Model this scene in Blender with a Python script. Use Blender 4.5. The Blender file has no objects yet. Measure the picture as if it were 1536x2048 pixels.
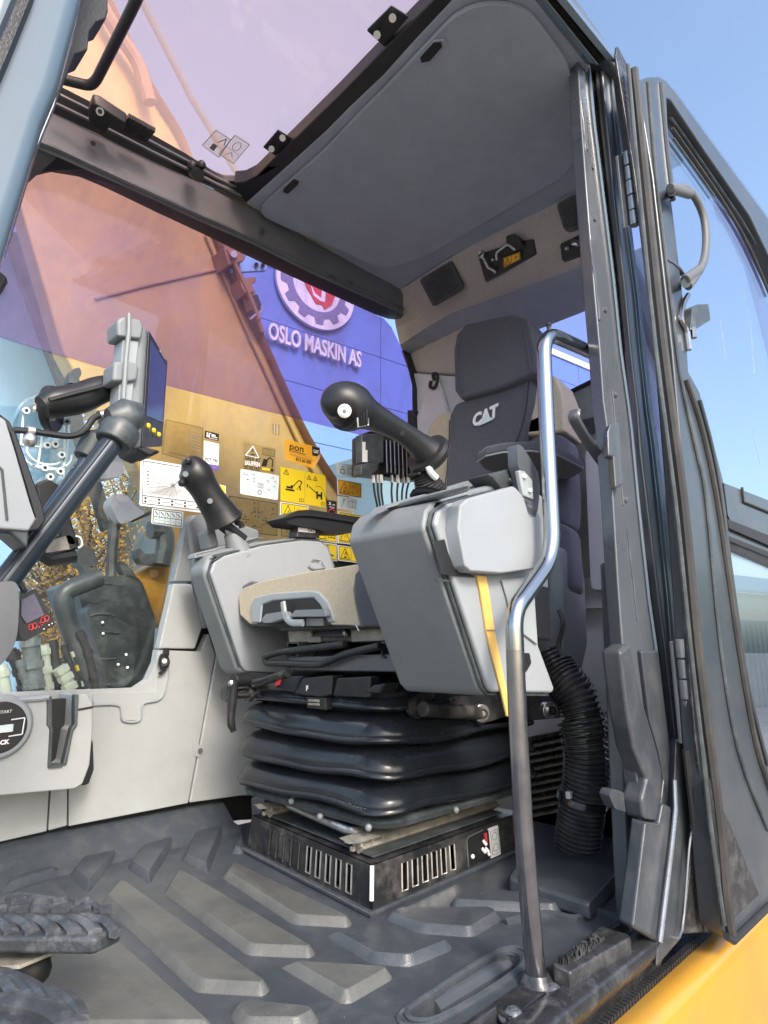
import bpy, bmesh, math, random
from mathutils import Vector, Matrix
from mathutils.geometry import tessellate_polygon
random.seed(4)
R = math.radians
scn = bpy.context.scene
col = scn.collection

# ------------------------------------------------------------------ camera, sky, sun, exposure
EYE = Vector((0, 0, 0.45))
FPX, CX, CY = 1270.0, 768.0, 1024.0          # focal length and centre in photograph pixels
PITCH = math.atan((1300 - CY) / FPX)
YAW = R(44.6)
fw = Vector((math.cos(YAW), math.sin(YAW), 0)); rt = Vector((math.sin(YAW), -math.cos(YAW), 0)); zz = Vector((0, 0, 1))
fc = math.cos(PITCH) * fw + math.sin(PITCH) * zz
uc = -math.sin(PITCH) * fw + math.cos(PITCH) * zz
cam_d = bpy.data.cameras.new('camera'); cam = bpy.data.objects.new('camera', cam_d); col.objects.link(cam)
m = Matrix((rt, uc, -fc)).transposed().to_4x4(); m.translation = EYE
cam.matrix_world = m
cam_d.sensor_fit = 'VERTICAL'; cam_d.sensor_height = 36; cam_d.lens = 36 * FPX / 2048
cam_d.clip_start = 0.02; cam_d.clip_end = 900
scn.camera = cam

SUN_EL, SUN_AZ = 37, 250      # azimuth of the direction TO the sun, counter-clockwise from +X (cab rear)
world = bpy.data.worlds.new('World'); scn.world = world; world.use_nodes = True
nt = world.node_tree; bg = nt.nodes['Background']
sky = nt.nodes.new('ShaderNodeTexSky'); sky.sky_type = 'NISHITA'; sky.sun_disc = False
sky.sun_elevation = R(SUN_EL); sky.sun_rotation = R(90 - SUN_AZ)
sky.air_density = 1.15; sky.dust_density = 3.2; sky.ozone_density = 1.6
nt.links.new(sky.outputs[0], bg.inputs[0]); bg.inputs[1].default_value = 0.125
sun_d = bpy.data.lights.new('sun', 'SUN'); sun = bpy.data.objects.new('sun', sun_d); col.objects.link(sun)
sun_d.energy = 1.1; sun_d.angle = R(15); sun_d.color = (1, 0.94, 0.86)
sd = Vector((math.cos(R(SUN_AZ)) * math.cos(R(SUN_EL)), math.sin(R(SUN_AZ)) * math.cos(R(SUN_EL)), math.sin(R(SUN_EL))))
sun.rotation_euler = sd.to_track_quat('Z', 'Y').to_euler(); sun.location = (0, -3, 6)
scn.view_settings.view_transform = 'Standard'; scn.view_settings.look = 'None'
scn.view_settings.gamma = 1; scn.view_settings.use_curve_mapping = False
scn.view_settings.exposure = 1.55

# ------------------------------------------------------------------ survey: where a sight line meets a surface of the cab
def plane(a, v):
    if a == 'x': return (Vector((v, 0, 0)), Vector((1, 0, 0)))
    if a == 'y': return (Vector((0, v, 0)), Vector((0, 1, 0)))
    return (Vector((0, 0, v)), Vector((0, 0, 1)))
def PX(v): return plane('x', v)
def PY(v): return plane('y', v)
def PZ(v): return plane('z', v)
def thru(a, b, c):
    a, b, c = map(Vector, (a, b, c)); return (a, (b - a).cross(c - a).normalized())
def U(q, pl):
    u, v = q
    r = fc + (u - CX) / FPX * rt - (v - CY) / FPX * uc
    p0, n = pl
    return EYE + r * ((p0 - EYE).dot(n) / r.dot(n))
def UU(qs, pl): return [U(q, pl) for q in qs]
WIN = (Vector((0, 1.62, 0.36)), Vector((0, 1, 0.097)).normalized())     # right-hand side window, leaning in
def off(pl, d):                                                        # the same plane shifted toward the viewer
    p, n = pl; s = 1 if n.dot(EYE - p) > 0 else -1
    return (p + n * s * d, n)

# ------------------------------------------------------------------ mesh helpers
class MB:
    def __init__(s): s.v = []; s.f = []
    def add(s, vs, fs):
        o = len(s.v); s.v += [Vector(x) for x in vs]; s.f += [tuple(i + o for i in f) for f in fs]; return s
    def box(s, c, size, rot=None):
        c = Vector(c); x, y, z = (k / 2 for k in size)
        vs = [Vector(p) for p in ((-x,-y,-z),(x,-y,-z),(x,y,-z),(-x,y,-z),(-x,-y,z),(x,-y,z),(x,y,z),(-x,y,z))]
        if rot is not None: vs = [rot @ p for p in vs]
        return s.add([c + p for p in vs], [(0,3,2,1),(4,5,6,7),(0,1,5,4),(1,2,6,5),(2,3,7,6),(3,0,4,7)])
    def hexa(s, a, b):                          # two quads joined
        return s.add(list(a) + list(b), [(0,1,2,3),(7,6,5,4)] + [(i, 4 + i, 4 + (i + 1) % 4, (i + 1) % 4) for i in range(4)])
    def prism(s, poly, vec, holes=()):
        vec = Vector(vec); loops = [list(map(Vector, poly))] + [list(map(Vector, h)) for h in holes]
        flat = [p for l in loops for p in l]; n = len(flat)
        tri = tessellate_polygon(loops)
        fs = [tuple(t) for t in tri] + [tuple(i + n for i in reversed(t)) for t in tri]
        o = 0
        for l in loops:
            k = len(l)
            for i in range(k):
                a, b = o + i, o + (i + 1) % k; fs.append((a, b, b + n, a + n))
            o += k
        return s.add(flat + [p + vec for p in flat], fs)
    def loft(s, rows, close=False):
        n = len(rows[0]); vs = [p for r in rows for p in r]; fs = []
        for i in range(len(rows) - 1):
            for j in range(n if close else n - 1):
                k = (j + 1) % n
                fs.append((i*n + j, i*n + k, (i+1)*n + k, (i+1)*n + j))
        return s.add(vs, fs)
    def tube(s, path, r, seg=12, cap=True, up=None):
        path = [Vector(p) for p in path]; n = len(path)
        rs = r if isinstance(r, (list, tuple)) else [r] * n
        rows = []; t = (path[1] - path[0]).normalized()
        a = Vector(up) if up else (Vector((0, 0, 1)) if abs(t.z) < .9 else Vector((1, 0, 0)))
        for i, p in enumerate(path):
            t = (path[min(i + 1, n - 1)] - path[max(i - 1, 0)]).normalized()
            a = (a - t * a.dot(t)).normalized(); b = t.cross(a)
            ra = rs[i] if isinstance(rs[i], tuple) else (rs[i], rs[i])
            rows.append([p + a * math.cos(2*math.pi*k/seg) * ra[0] + b * math.sin(2*math.pi*k/seg) * ra[1] for k in range(seg)])
        o = len(s.v); s.loft(rows, True)
        if cap: s.f.append(tuple(o + k for k in reversed(range(seg)))); s.f.append(tuple(o + (n-1)*seg + k for k in range(seg)))
        return s
    def cyl(s, a, b, r, seg=16): return s.tube([a, b], r, seg)
    def ball(s, c, r, seg=12):
        c = Vector(c); n = seg // 2
        rows = [[c + Vector((math.sin(math.pi*i/n)*math.cos(2*math.pi*j/seg), math.sin(math.pi*i/n)*math.sin(2*math.pi*j/seg), math.cos(math.pi*i/n))) * r for j in range(seg)] for i in range(n + 1)]
        return s.loft(rows, True)

def smooth(path, k=6, closed=False):
    path = [Vector(p) for p in path]; n = len(path); out = []
    for i in range(n if closed else n - 1):
        p0 = path[i - 1] if (i or closed) else path[0]; p1 = path[i]; p2 = path[(i + 1) % n]
        p3 = path[(i + 2) % n] if (closed or i + 2 < n) else p2
        for j in range(k):
            t = j / k
            out.append(0.5 * ((2*p1) + (p2-p0)*t + (2*p0-5*p1+4*p2-p3)*t*t + (3*p1-p0-3*p2+p3)*t**3))
    if not closed: out.append(path[-1])
    return out
def fillet(path, r, k=5):                      # round the corners of an open polyline
    path = [Vector(p) for p in path]; out = [path[0]]
    for i in range(1, len(path) - 1):
        p = path[i]; a = path[i-1] - p; b = path[i+1] - p
        d = min(r, a.length * .49, b.length * .49); A = p + a.normalized() * d; B = p + b.normalized() * d
        for j in range(k + 1):
            t = j / k; out.append(A*(1-t)**2 + p*2*t*(1-t) + B*t*t)
    out.append(path[-1]); return out
def rpoly(path, r, k=4):                       # round the corners of a closed polygon
    path = [Vector(p) for p in path]; n = len(path); out = []
    for i in range(n):
        p = path[i]; a = path[i-1] - p; b = path[(i+1) % n] - p
        d = min(r, a.length * .45, b.length * .45); A = p + a.normalized() * d; B = p + b.normalized() * d
        for j in range(k + 1):
            t = j / k; out.append(A*(1-t)**2 + p*2*t*(1-t) + B*t*t)
    return out
def inset_poly(P, d):                          # move every edge of a convex outline inward by d (in plan)
    n = len(P); c = sum(P, Vector()) / n; L = []
    for i in range(n):
        a, b = P[i], P[(i + 1) % n]; t = (b - a); t.z = 0; t.normalize(); nn = Vector((-t.y, t.x, 0))
        if nn.dot(c - a) < 0: nn = -nn
        L.append((a + nn * d, t))
    out = []
    for i in range(n):
        (p, t), (q, s) = L[i - 1], L[i]; k = t.x * s.y - t.y * s.x
        out.append(P[i].lerp(c, .1) if abs(k) < 1e-3 else p + t * (((q.x - p.x) * s.y - (q.y - p.y) * s.x) / k))
    return out
def resample(path, n):
    path = [Vector(p) for p in path]; L = [0]
    for a, b in zip(path, path[1:]): L.append(L[-1] + (b - a).length)
    out = []; j = 0
    for i in range(n):
        d = L[-1] * i / (n - 1)
        while j < len(L) - 2 and L[j+1] < d: j += 1
        out.append(path[j].lerp(path[j+1], (d - L[j]) / max(L[j+1] - L[j], 1e-9)))
    return out

ORG = {}
def thing(name, label, cat, loc=(0, 0, 0), group=None):
    o = bpy.data.objects.new(name, None); col.objects.link(o); o.location = loc; o.empty_display_size = .05
    o['label'] = label; o['category'] = cat; ORG[o.name] = Vector(loc)
    if group: o['group'] = group
    return o
def obj(name, mb, mat, parent=None, bevel=0, seg=2, smooth_a=35, sub=0, label=None):
    me = bpy.data.meshes.new(name)
    org = ORG[parent.name] if parent else Vector((0, 0, 0))
    vs, fs = (mb.v, mb.f) if isinstance(mb, MB) else mb
    me.from_pydata([tuple(Vector(p) - org) for p in vs], [], fs); me.validate()
    bm = bmesh.new(); bm.from_mesh(me); bmesh.ops.remove_doubles(bm, verts=bm.verts, dist=2e-5); bmesh.ops.recalc_face_normals(bm, faces=bm.faces); bm.to_mesh(me); bm.free()
    me.shade_smooth()
    if not bevel: me.set_sharp_from_angle(angle=R(smooth_a))
    me.materials.append(mat)
    o = bpy.data.objects.new(name, me); col.objects.link(o)
    if parent: o.parent = parent
    ORG[o.name] = org
    if bevel:
        b = o.modifiers.new('edge', 'BEVEL'); b.width = bevel; b.segments = seg; b.limit_method = 'ANGLE'; b.angle_limit = R(32); b.harden_normals = True; b.use_clamp_overlap = True
    if sub:
        sm = o.modifiers.new('round', 'SUBSURF'); sm.levels = sub; sm.render_levels = sub
    if label: o['label'] = label
    return o
def tag(o, label, cat, group=None, kind=None):
    o['label'] = label; o['category'] = cat
    if group: o['group'] = group
    if kind: o['kind'] = kind
    return o
def textmesh(txt, size, extrude=0.0, bold=0.0, align='CENTER', shear=0.0):
    cu = bpy.data.curves.new('t', 'FONT'); cu.body = txt; cu.size = size; cu.extrude = extrude; cu.offset = bold
    cu.align_x = align; cu.align_y = 'CENTER'; cu.shear = shear; cu.resolution_u = 3
    to = bpy.data.objects.new('t', cu); col.objects.link(to)
    dg = bpy.context.evaluated_depsgraph_get(); me = bpy.data.meshes.new_from_object(to.evaluated_get(dg))
    bpy.data.objects.remove(to); bpy.data.curves.remove(cu)
    vs = [v.co.copy() for v in me.vertices]; fs = [tuple(p.vertices) for p in me.polygons]; bpy.data.meshes.remove(me)
    return vs, fs
def put_text(mb, txt, size, org, ex, ey, ez=None, extrude=0.0, bold=0.0, align='CENTER', sx=1.0, shear=0.0):
    org, ex, ey = Vector(org), Vector(ex).normalized(), Vector(ey).normalized(); ez = ex.cross(ey)
    vs, fs = textmesh(txt, size, extrude, bold, align, shear)
    mb.add([org + ex * p.x * sx + ey * p.y + ez * p.z for p in vs], fs); return mb

# ------------------------------------------------------------------ materials
def mat(name, c, rough=.5, metal=0., var=.12, vs=6., bump=0., bs=60., dirt=None, dirt_amt=.3, dirt_s=4., coat=0., spec=.5, sheen=0., stretch=None, rvar=.12):
    m = bpy.data.materials.new(name); m.use_nodes = True; n = m.node_tree.nodes; l = m.node_tree.links
    b = n['Principled BSDF']; b.inputs['Roughness'].default_value = rough; b.inputs['Metallic'].default_value = metal
    b.inputs['Specular IOR Level'].default_value = spec
    if coat: b.inputs['Coat Weight'].default_value = coat; b.inputs['Coat Roughness'].default_value = .12
    if sheen: b.inputs['Sheen Weight'].default_value = sheen
    tc = n.new('ShaderNodeTexCoord'); src = tc.outputs['Object']
    if stretch:
        mp = n.new('ShaderNodeMapping'); mp.inputs['Scale'].default_value = stretch; l.new(src, mp.inputs[0]); src = mp.outputs[0]
    nz = n.new('ShaderNodeTexNoise'); nz.inputs['Scale'].default_value = vs; nz.inputs['Detail'].default_value = 6; nz.inputs['Roughness'].default_value = .65
    l.new(src, nz.inputs['Vector'])
    rp = n.new('ShaderNodeValToRGB'); rp.color_ramp.elements[0].position = .25; rp.color_ramp.elements[1].position = .75
    rp.color_ramp.elements[0].color = (*[k * (1 - var) for k in c], 1); rp.color_ramp.elements[1].color = (*[min(1, k * (1 + var)) for k in c], 1)
    l.new(nz.outputs['Fac'], rp.inputs[0]); cout = rp.outputs[0]
    if dirt:
        n2 = n.new('ShaderNodeTexNoise'); n2.inputs['Scale'].default_value = dirt_s; n2.inputs['Detail'].default_value = 9; n2.inputs['Roughness'].default_value = .72
        l.new(tc.outputs['Object'], n2.inputs['Vector'])
        r2 = n.new('ShaderNodeValToRGB'); r2.color_ramp.elements[0].position = .47; r2.color_ramp.elements[1].position = .68
        r2.color_ramp.elements[1].color = (dirt_amt,) * 3 + (1,)
        l.new(n2.outputs['Fac'], r2.inputs[0])
        mx = n.new('ShaderNodeMix'); mx.data_type = 'RGBA'; l.new(r2.outputs[0], mx.inputs[0]); l.new(cout, mx.inputs[6]); mx.inputs[7].default_value = (*dirt, 1)
        cout = mx.outputs[2]
    l.new(cout, b.inputs['Base Color'])
    mr = n.new('ShaderNodeMapRange'); mr.inputs[3].default_value = max(.03, rough - rvar); mr.inputs[4].default_value = min(1, rough + rvar); l.new(nz.outputs['Fac'], mr.inputs[0]); l.new(mr.outputs[0], b.inputs['Roughness'])
    if bump:
        n3 = n.new('ShaderNodeTexNoise'); n3.inputs['Scale'].default_value = bs; n3.inputs['Detail'].default_value = 3; l.new(src, n3.inputs['Vector'])
        bp = n.new('ShaderNodeBump'); bp.inputs['Strength'].default_value = bump; bp.inputs['Distance'].default_value = .002; l.new(n3.outputs['Fac'], bp.inputs['Height']); l.new(bp.outputs[0], b.inputs['Normal'])
    return m
def glass(name, tint, refl=0., smudge=0., sscale=7., smudge_col=(.6, .58, .62), haze=0.):
    # thin coated sheet: Schlick reflection (same from both sides), tint per surface, smudges, and a scattering haze that paints in sky glare
    m = bpy.data.materials.new(name); m.use_nodes = True; n = m.node_tree.nodes; l = m.node_tree.links
    n.remove(n['Principled BSDF']); out = n['Material Output']
    tr = n.new('ShaderNodeBsdfTransparent'); tr.inputs[0].default_value = (*[k ** .5 for k in tint], 1)
    gl = n.new('ShaderNodeBsdfGlossy'); gl.inputs['Roughness'].default_value = .02; gl.inputs[0].default_value = (.95, .97, 1, 1)
    lw = n.new('ShaderNodeLayerWeight'); lw.inputs[0].default_value = .5
    pw = n.new('ShaderNodeMath'); pw.operation = 'POWER'; pw.inputs[1].default_value = 5; l.new(lw.outputs['Facing'], pw.inputs[0])
    ad = n.new('ShaderNodeMath'); ad.operation = 'MULTIPLY_ADD'; ad.use_clamp = True; ad.inputs[1].default_value = .9; ad.inputs[2].default_value = .03 + refl; l.new(pw.outputs[0], ad.inputs[0])
    mx = n.new('ShaderNodeMixShader'); l.new(ad.outputs[0], mx.inputs[0]); l.new(tr.outputs[0], mx.inputs[1]); l.new(gl.outputs[0], mx.inputs[2])
    last = mx
    if smudge or haze:
        df = n.new('ShaderNodeBsdfDiffuse'); df.inputs[0].default_value = (*smudge_col, 1)
        tl = n.new('ShaderNodeBsdfTranslucent'); tl.inputs[0].default_value = (*smudge_col, 1)
        m3 = n.new('ShaderNodeMixShader'); m3.inputs[0].default_value = .6; l.new(df.outputs[0], m3.inputs[1]); l.new(tl.outputs[0], m3.inputs[2])
        tc = n.new('ShaderNodeTexCoord'); mp = n.new('ShaderNodeMapping'); mp.inputs['Scale'].default_value = (1, 1, .35); mp.inputs['Rotation'].default_value = (0, .8, 0); l.new(tc.outputs['Object'], mp.inputs[0])
        a = n.new('ShaderNodeTexNoise'); a.inputs['Scale'].default_value = sscale; a.inputs['Detail'].default_value = 10; a.inputs['Roughness'].default_value = .75; a.inputs['Distortion'].default_value = 1.2; l.new(mp.outputs[0], a.inputs['Vector'])
        rp = n.new('ShaderNodeValToRGB'); rp.color_ramp.elements[0].position = .45; rp.color_ramp.elements[1].position = .8; rp.color_ramp.elements[0].color = (haze,)*3 + (1,); rp.color_ramp.elements[1].color = (min(1, haze + smudge),)*3 + (1,)
        l.new(a.outputs['Fac'], rp.inputs[0])
        m2 = n.new('ShaderNodeMixShader'); l.new(rp.outputs[0], m2.inputs[0]); l.new(mx.outputs[0], m2.inputs[1]); l.new(m3.outputs[0], m2.inputs[2]); last = m2
    l.new(last.outputs[0], out.inputs[0]); return m
def leafmat(name, c, var, tr):                  # thin leaves pass part of the light through
    m = mat(name, c, .7, var=var, vs=1.6); n = m.node_tree.nodes; l = m.node_tree.links
    t = n.new('ShaderNodeBsdfTranslucent'); b = n['Principled BSDF']; l.new(b.inputs['Base Color'].links[0].from_socket, t.inputs[0])
    x = n.new('ShaderNodeMixShader'); x.inputs[0].default_value = tr; l.new(b.outputs[0], x.inputs[1]); l.new(t.outputs[0], x.inputs[2]); l.new(x.outputs[0], n['Material Output'].inputs[0]); return m
M = dict(
    trim=mat('light_grey_trim', (.34, .36, .365), .5, var=.06, bump=.2, bs=700, dirt=(.24, .225, .19), dirt_amt=.2, dirt_s=8),
    cover=mat('pale_grey_cover', (.285, .31, .335), .42, var=.05, bump=.18, bs=700, dirt=(.23, .225, .21), dirt_amt=.14, dirt_s=7),
    mid=mat('mid_grey_plastic', (.20, .222, .235), .45, var=.08, bump=.25, bs=700, dirt=(.13, .13, .12), dirt_amt=.25, dirt_s=9),
    liner=mat('grey_headliner', (.31, .345, .40), .75, var=.1, vs=14, bump=.3, bs=500),
    felt=mat('taupe_moulded_liner', (.44, .415, .39), .85, var=.12, vs=90, bump=.45, bs=420),
    paint=mat('dark_grey_cab_paint', (.08, .091, .107), .3, var=.12, vs=5, coat=.5, dirt=(.22, .21, .2), dirt_amt=.22, dirt_s=7, bump=.06, bs=150),
    pillar=mat('sky_tinted_pillar_paint', (.10, .145, .185), .24, var=.1, vs=4, coat=.6, dirt=(.07, .10, .13), dirt_amt=.35, dirt_s=5, stretch=(1, 1, .3)),  # dark post paint with the sky's reflection mixed into its base colour
    doorpaint=mat('door_frame_paint', (.042, .052, .063), .3, var=.1, vs=4, coat=.3, dirt=(.16, .155, .15), dirt_amt=.2, dirt_s=7, stretch=(1, 1, .4)),
    black=mat('black_plastic', (.016, .017, .019), .38, var=.2, bump=.2, bs=600),
    steel_black=mat('black_enamelled_steel', (.022, .023, .026), .3, var=.25, vs=9, dirt=(.25, .24, .22), dirt_amt=.35, dirt_s=16, bump=.15, bs=120),
    rubber=mat('black_rubber', (.02, .021, .024), .55, var=.25, vs=10, bump=.25, bs=300),
    seal=mat('weather_seal_rubber', (.032, .031, .031), .5, var=.2, vs=10, dirt=(.12, .11, .095), dirt_amt=.3, dirt_s=10),
    bellows=mat('bellows_rubber', (.013, .016, .02), .24, var=.2, vs=8, dirt=(.06, .065, .07), dirt_amt=.12, dirt_s=26, bump=.1, bs=200),
    mat_=mat('grey_rubber_mat', (.052, .061, .073), .32, var=.14, vs=9, dirt=(.15, .152, .15), dirt_amt=.3, dirt_s=22, bump=.3, bs=350),
    pad=mat('worn_tread_pad', (.112, .115, .108), .42, var=.18, vs=30, dirt=(.062, .068, .072), dirt_amt=.85, dirt_s=10, bump=.3, bs=350),
    pedal=mat('dusty_pedal_rubber', (.04, .045, .052), .5, var=.35, vs=25, dirt=(.22, .23, .24), dirt_amt=.45, dirt_s=26, bump=.5, bs=220),
    beige=mat('beige_seat_cloth', (.47, .41, .30), .9, var=.14, vs=120, bump=.6, bs=700, sheen=.2),
    cloth=mat('charcoal_seat_cloth', (.066, .072, .094), .9, var=.45, vs=220, bump=.9, bs=800, sheen=.25),
    hose=mat('corrugated_hose', (.06, .061, .065), .22, var=.3, vs=20, dirt=(.3, .28, .25), dirt_amt=.3, dirt_s=14),
    chrome=mat('polished_rail_steel', (.36, .375, .395), .18, 1, var=.06, vs=8, rvar=.06),
    worn=mat('worn_rail_steel', (.29, .29, .30), .22, .95, var=.25, vs=18, dirt=(.10, .095, .09), dirt_amt=.35, dirt_s=14),
    zinc=mat('zinc_steel', (.6, .6, .58), .3, .9, var=.15, vs=30),
    rust=mat('dusty_slide_rail', (.30, .285, .25), .6, .4, var=.4, vs=40, dirt=(.5, .47, .38), dirt_amt=.6, dirt_s=30, bump=.5, bs=200),
    hinge=mat('hinge_steel', (.28, .31, .34), .28, .7, var=.2, vs=20),
    sill=mat('worn_sill_steel', (.045, .046, .05), .27, .45, var=.35, vs=14, dirt=(.26, .26, .27), dirt_amt=.4, dirt_s=30, bump=.2, bs=120),
    yellow=mat('machine_yellow_paint', (.50, .255, .03), .34, var=.1, vs=3, coat=.3, dirt=(.30, .19, .06), dirt_amt=.45, dirt_s=9, bump=.1, bs=90),
    boom=mat('boom_yellow_paint', (.52, .34, .10), .42, var=.16, vs=2.2, dirt=(.22, .14, .08), dirt_amt=.55, dirt_s=2.4, stretch=(1, 1, .35)),
    brown=mat('brown_pipe_paint', (.30, .16, .08), .5, var=.2, vs=8),
    white=mat('white_print', (.8, .8, .8), .45, var=.03),
    ink=mat('black_print', (.015, .015, .015), .5, var=.05),
    grey_ink=mat('grey_print', (.22, .23, .24), .5, var=.05),
    signal=mat('yellow_label_film', (.80, .58, .02), .4, var=.04),
    orange=mat('orange_label_film', (.86, .43, .03), .4, var=.04),
    red=mat('red_print', (.65, .05, .06), .45, var=.05),
    blue_ink=mat('blue_print', (.06, .12, .5), .45, var=.05),
    pale=mat('pale_label_film', (.62, .72, .74), .4, var=.04),
    polepaint=mat('dark_blue_pole_anodising', (.035, .05, .068), .3, .3, var=.15, vs=10),
    footpaint=mat('dark_post_cover', (.045, .052, .062), .34, var=.2, vs=8, dirt=(.16, .16, .16), dirt_amt=.3, dirt_s=14, bump=.1, bs=200),
    strap=mat('yellow_pull_strap', (.72, .45, .13), .6, var=.1, vs=20, bump=.4, bs=400),
    screen=mat('dark_glass_screen', (.03, .04, .055), .16, var=.1, spec=.6),
    lcd=mat('grey_lcd_glass', (.10, .095, .15), .2, var=.25, vs=30),
    bluewall=mat('blue_facade_panel', (.13, .24, .56), .45, var=.04, vs=.8),
    slate=mat('grey_annex_wall', (.18, .27, .33), .5, var=.08, vs=.8),
    rear=mat('brightened_rear_trim', (.60, .62, .63), .5, var=.05, bump=.2, bs=700, dirt=(.32, .30, .27), dirt_amt=.2, dirt_s=8),  # trim copy, colour lifted to stand in for light missing at the rear
    beam=mat('dark_beam_trim', (.115, .12, .13), .5, var=.1, vs=12, bump=.25, bs=500),
    paleblue=mat('pale_blue_steel', (.28, .50, .72), .3, var=.08, vs=2),
    green=mat('pale_green_fitting', (.52, .58, .5), .45, var=.15, vs=30),
    darkguard=mat('dark_moulded_guard', (.045, .055, .06), .4, var=.25, vs=7, dirt=(.22, .25, .26), dirt_amt=.3, dirt_s=14),
    mirror=mat('grey_mirror_shell', (.30, .335, .35), .45, var=.04),
    ground=mat('yard_gravel', (.22, .20, .175), .9, var=.25, vs=.9, bump=.6, bs=14, dirt=(.33, .3, .26), dirt_amt=.5, dirt_s=.5),
    bark=mat('tree_bark', (.10, .075, .05), .9, var=.3, vs=8),
    leaf=leafmat('autumn_leaves', (.85, .50, .14), .4, .5),
    leaf2=leafmat('pale_autumn_leaves', (.90, .76, .48), .3, .5),
    pane_film=glass('violet_reflection_glass', (.47, .37, .66), .0, smudge=.32, sscale=3.2, haze=.09, smudge_col=(.52, .40, .62)),  # mauve haze puts reflected sky into the colour of the glass
    pane=glass('clear_side_glass', (.92, .95, .93), .0, smudge=.05, sscale=9, smudge_col=(.65, .66, .62), haze=.004),
    roof_pane=glass('pink_tinted_roof_glass', (.98, .78, .77), .0, smudge=.03, sscale=3, smudge_col=(.93, .76, .76), haze=.2),  # pale haze whitens the glass in place of bright sky glare
    rear_pane=glass('violet_rear_glass', (.78, .72, .98), .0, haze=.03, smudge=.02),
    door_pane=glass('door_glass', (.62, .70, .78), .16, smudge=.05, haze=.01, sscale=4),
    clear=glass('clear_polycarbonate', (.90, .95, .95), .04),
    clear_film=glass('clear_label_film', (.86, .84, .74), .0),
)
# ------------------------------------------------------------------ setting: yard, facade, trees
def structure(o, label, cat): return tag(o, label, cat, kind='structure')
g = MB(); N = 40
for i in range(N + 1):
    for j in range(N + 1):
        x = (i / N - .5); y = (j / N - .5); x = x * abs(x) * 1600; y = y * abs(y) * 1600
        g.v.append(Vector((x, y, -1.25 + (.03 * math.sin(x * .7) * math.cos(y * .5) if abs(x) + abs(y) > 6 else 0))))
for i in range(N):
    for j in range(N): a = i*(N+1)+j; g.f.append((a, a+N+1, a+N+2, a+1))
structure(obj('ground', g, M['ground']), 'pale trodden gravel yard under the machine', 'ground')

# facade of the dealer's hall, beyond the boom: runs along dirn, recedes slightly from the cab's axis
WD = Vector((math.cos(R(-8.8)), math.sin(R(-8.8)), 0)); WN = Vector((WD.y, -WD.x, 0))
w0 = U((620, 690), PY(9.5)); FAC = (w0, WN)
bld = thing('dealer_hall', 'blue panelled hall with raised white lettering and a round sign seen through the side window', 'building', (w0.x, w0.y, -1.25))
roof_z = U((1140, 725), FAC).z
def fpt(d, z, o=0): p = w0 + WD * d + WN * o; return Vector((p.x, p.y, z))
zs = [-1.25]
while zs[-1] < roof_z - .2: zs.append(min(roof_z, zs[-1] + 1.15))
if WN.dot(EYE - w0) < 0: WN = -WN
for i, (a, b) in enumerate(zip(zs, zs[1:])):
    for k in range(4):
        d0 = -1.8 + k * 3.6
        pb = MB(); pb.prism([fpt(d0 + .008, a + .008), fpt(d0 + 3.592, a + .008), fpt(d0 + 3.592, b - .008), fpt(d0 + .008, b - .008)], -WN * .08)
        obj('wall_panel', pb, M['bluewall'], bld)
bk = MB(); bk.prism([fpt(-1.8, -1.25, -.06), fpt(12.6, -1.25, -.06), fpt(12.6, roof_z - .01, -.06), fpt(-1.8, roof_z - .01, -.06)], -WN * 6); obj('wall', bk, M['slate'], bld)
cp = MB(); cp.prism([fpt(-1.8, roof_z, .05), fpt(12.6, roof_z, .05), fpt(12.6, roof_z + .18, .05), fpt(-1.8, roof_z + .18, .05)], -WN * .3); obj('roof_edge', cp, M['white'], bld)
# raised lettering
a = U((531, 671), FAC); b = U((716, 722), FAC)
Lw = (b - a).length; ex = (b - a).normalized(); ex = Vector((ex.x, ex.y, 0)).normalized()
vs, fs = textmesh('OSLO MASKIN AS', 1.0, 0, .02, 'LEFT'); tw = max(p.x for p in vs)
h = (U((551, 653), FAC) - U((551, 687), FAC)).length / .72
lt = MB(); mid = a.lerp(b, .5); mid.z = (a.z + b.z) / 2
put_text(lt, 'OSLO MASKIN AS', h, mid + WN * .10, WD, zz, extrude=.035, bold=.012, sx=Lw / (tw * h))
lo = obj('lettering', lt, M['white']); tag(lo, 'raised white capitals spelling OSLO MASKIN AS on the blue facade', 'sign lettering')
# round gear sign with red head
c = U((628, 578), FAC) ; rad = (U((551, 560), FAC) - U((703, 608), FAC)).length * .5 * 1.02; c = c + WN * .12
def ring(n, f, o): return [c + WN * o + WD * (f(i) * math.cos(2*math.pi*i/n)) + zz * (f(i) * math.sin(2*math.pi*i/n)) for i in range(n)]
sg = thing('round_sign', 'round white sign with grey gear ring and red emblem above the lettering', 'sign', c)
d_ = MB(); d_.prism(ring(64, lambda i: rad, 0), -WN * .07); obj('disc', d_, M['white'], sg)
gr = MB(); tooth = lambda i: rad * (.90 if (i % 8) in (0, 1, 2, 3) else .76)
gr.prism(ring(96, tooth, .012), -WN * .01, holes=[ring(48, lambda i: rad * .60, .012)]); obj('gear_ring', gr, mat('sign_grey', (.2, .2, .34), .5), sg)
def sp(x, z, o=.02): return c + WN * o + WD * rad * x + zz * rad * z
rd = MB(); rd.prism([sp(-.36, .05), sp(-.1, .34), sp(.12, .40), sp(.4, .22), sp(.46, -.1), sp(.38, -.34), sp(.2, -.5), sp(.12, -.40), sp(-.02, -.44), sp(-.14, -.28), sp(-.26, -.14)], -WN * .008); obj('red_emblem', rd, M['red'], sg)
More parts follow.
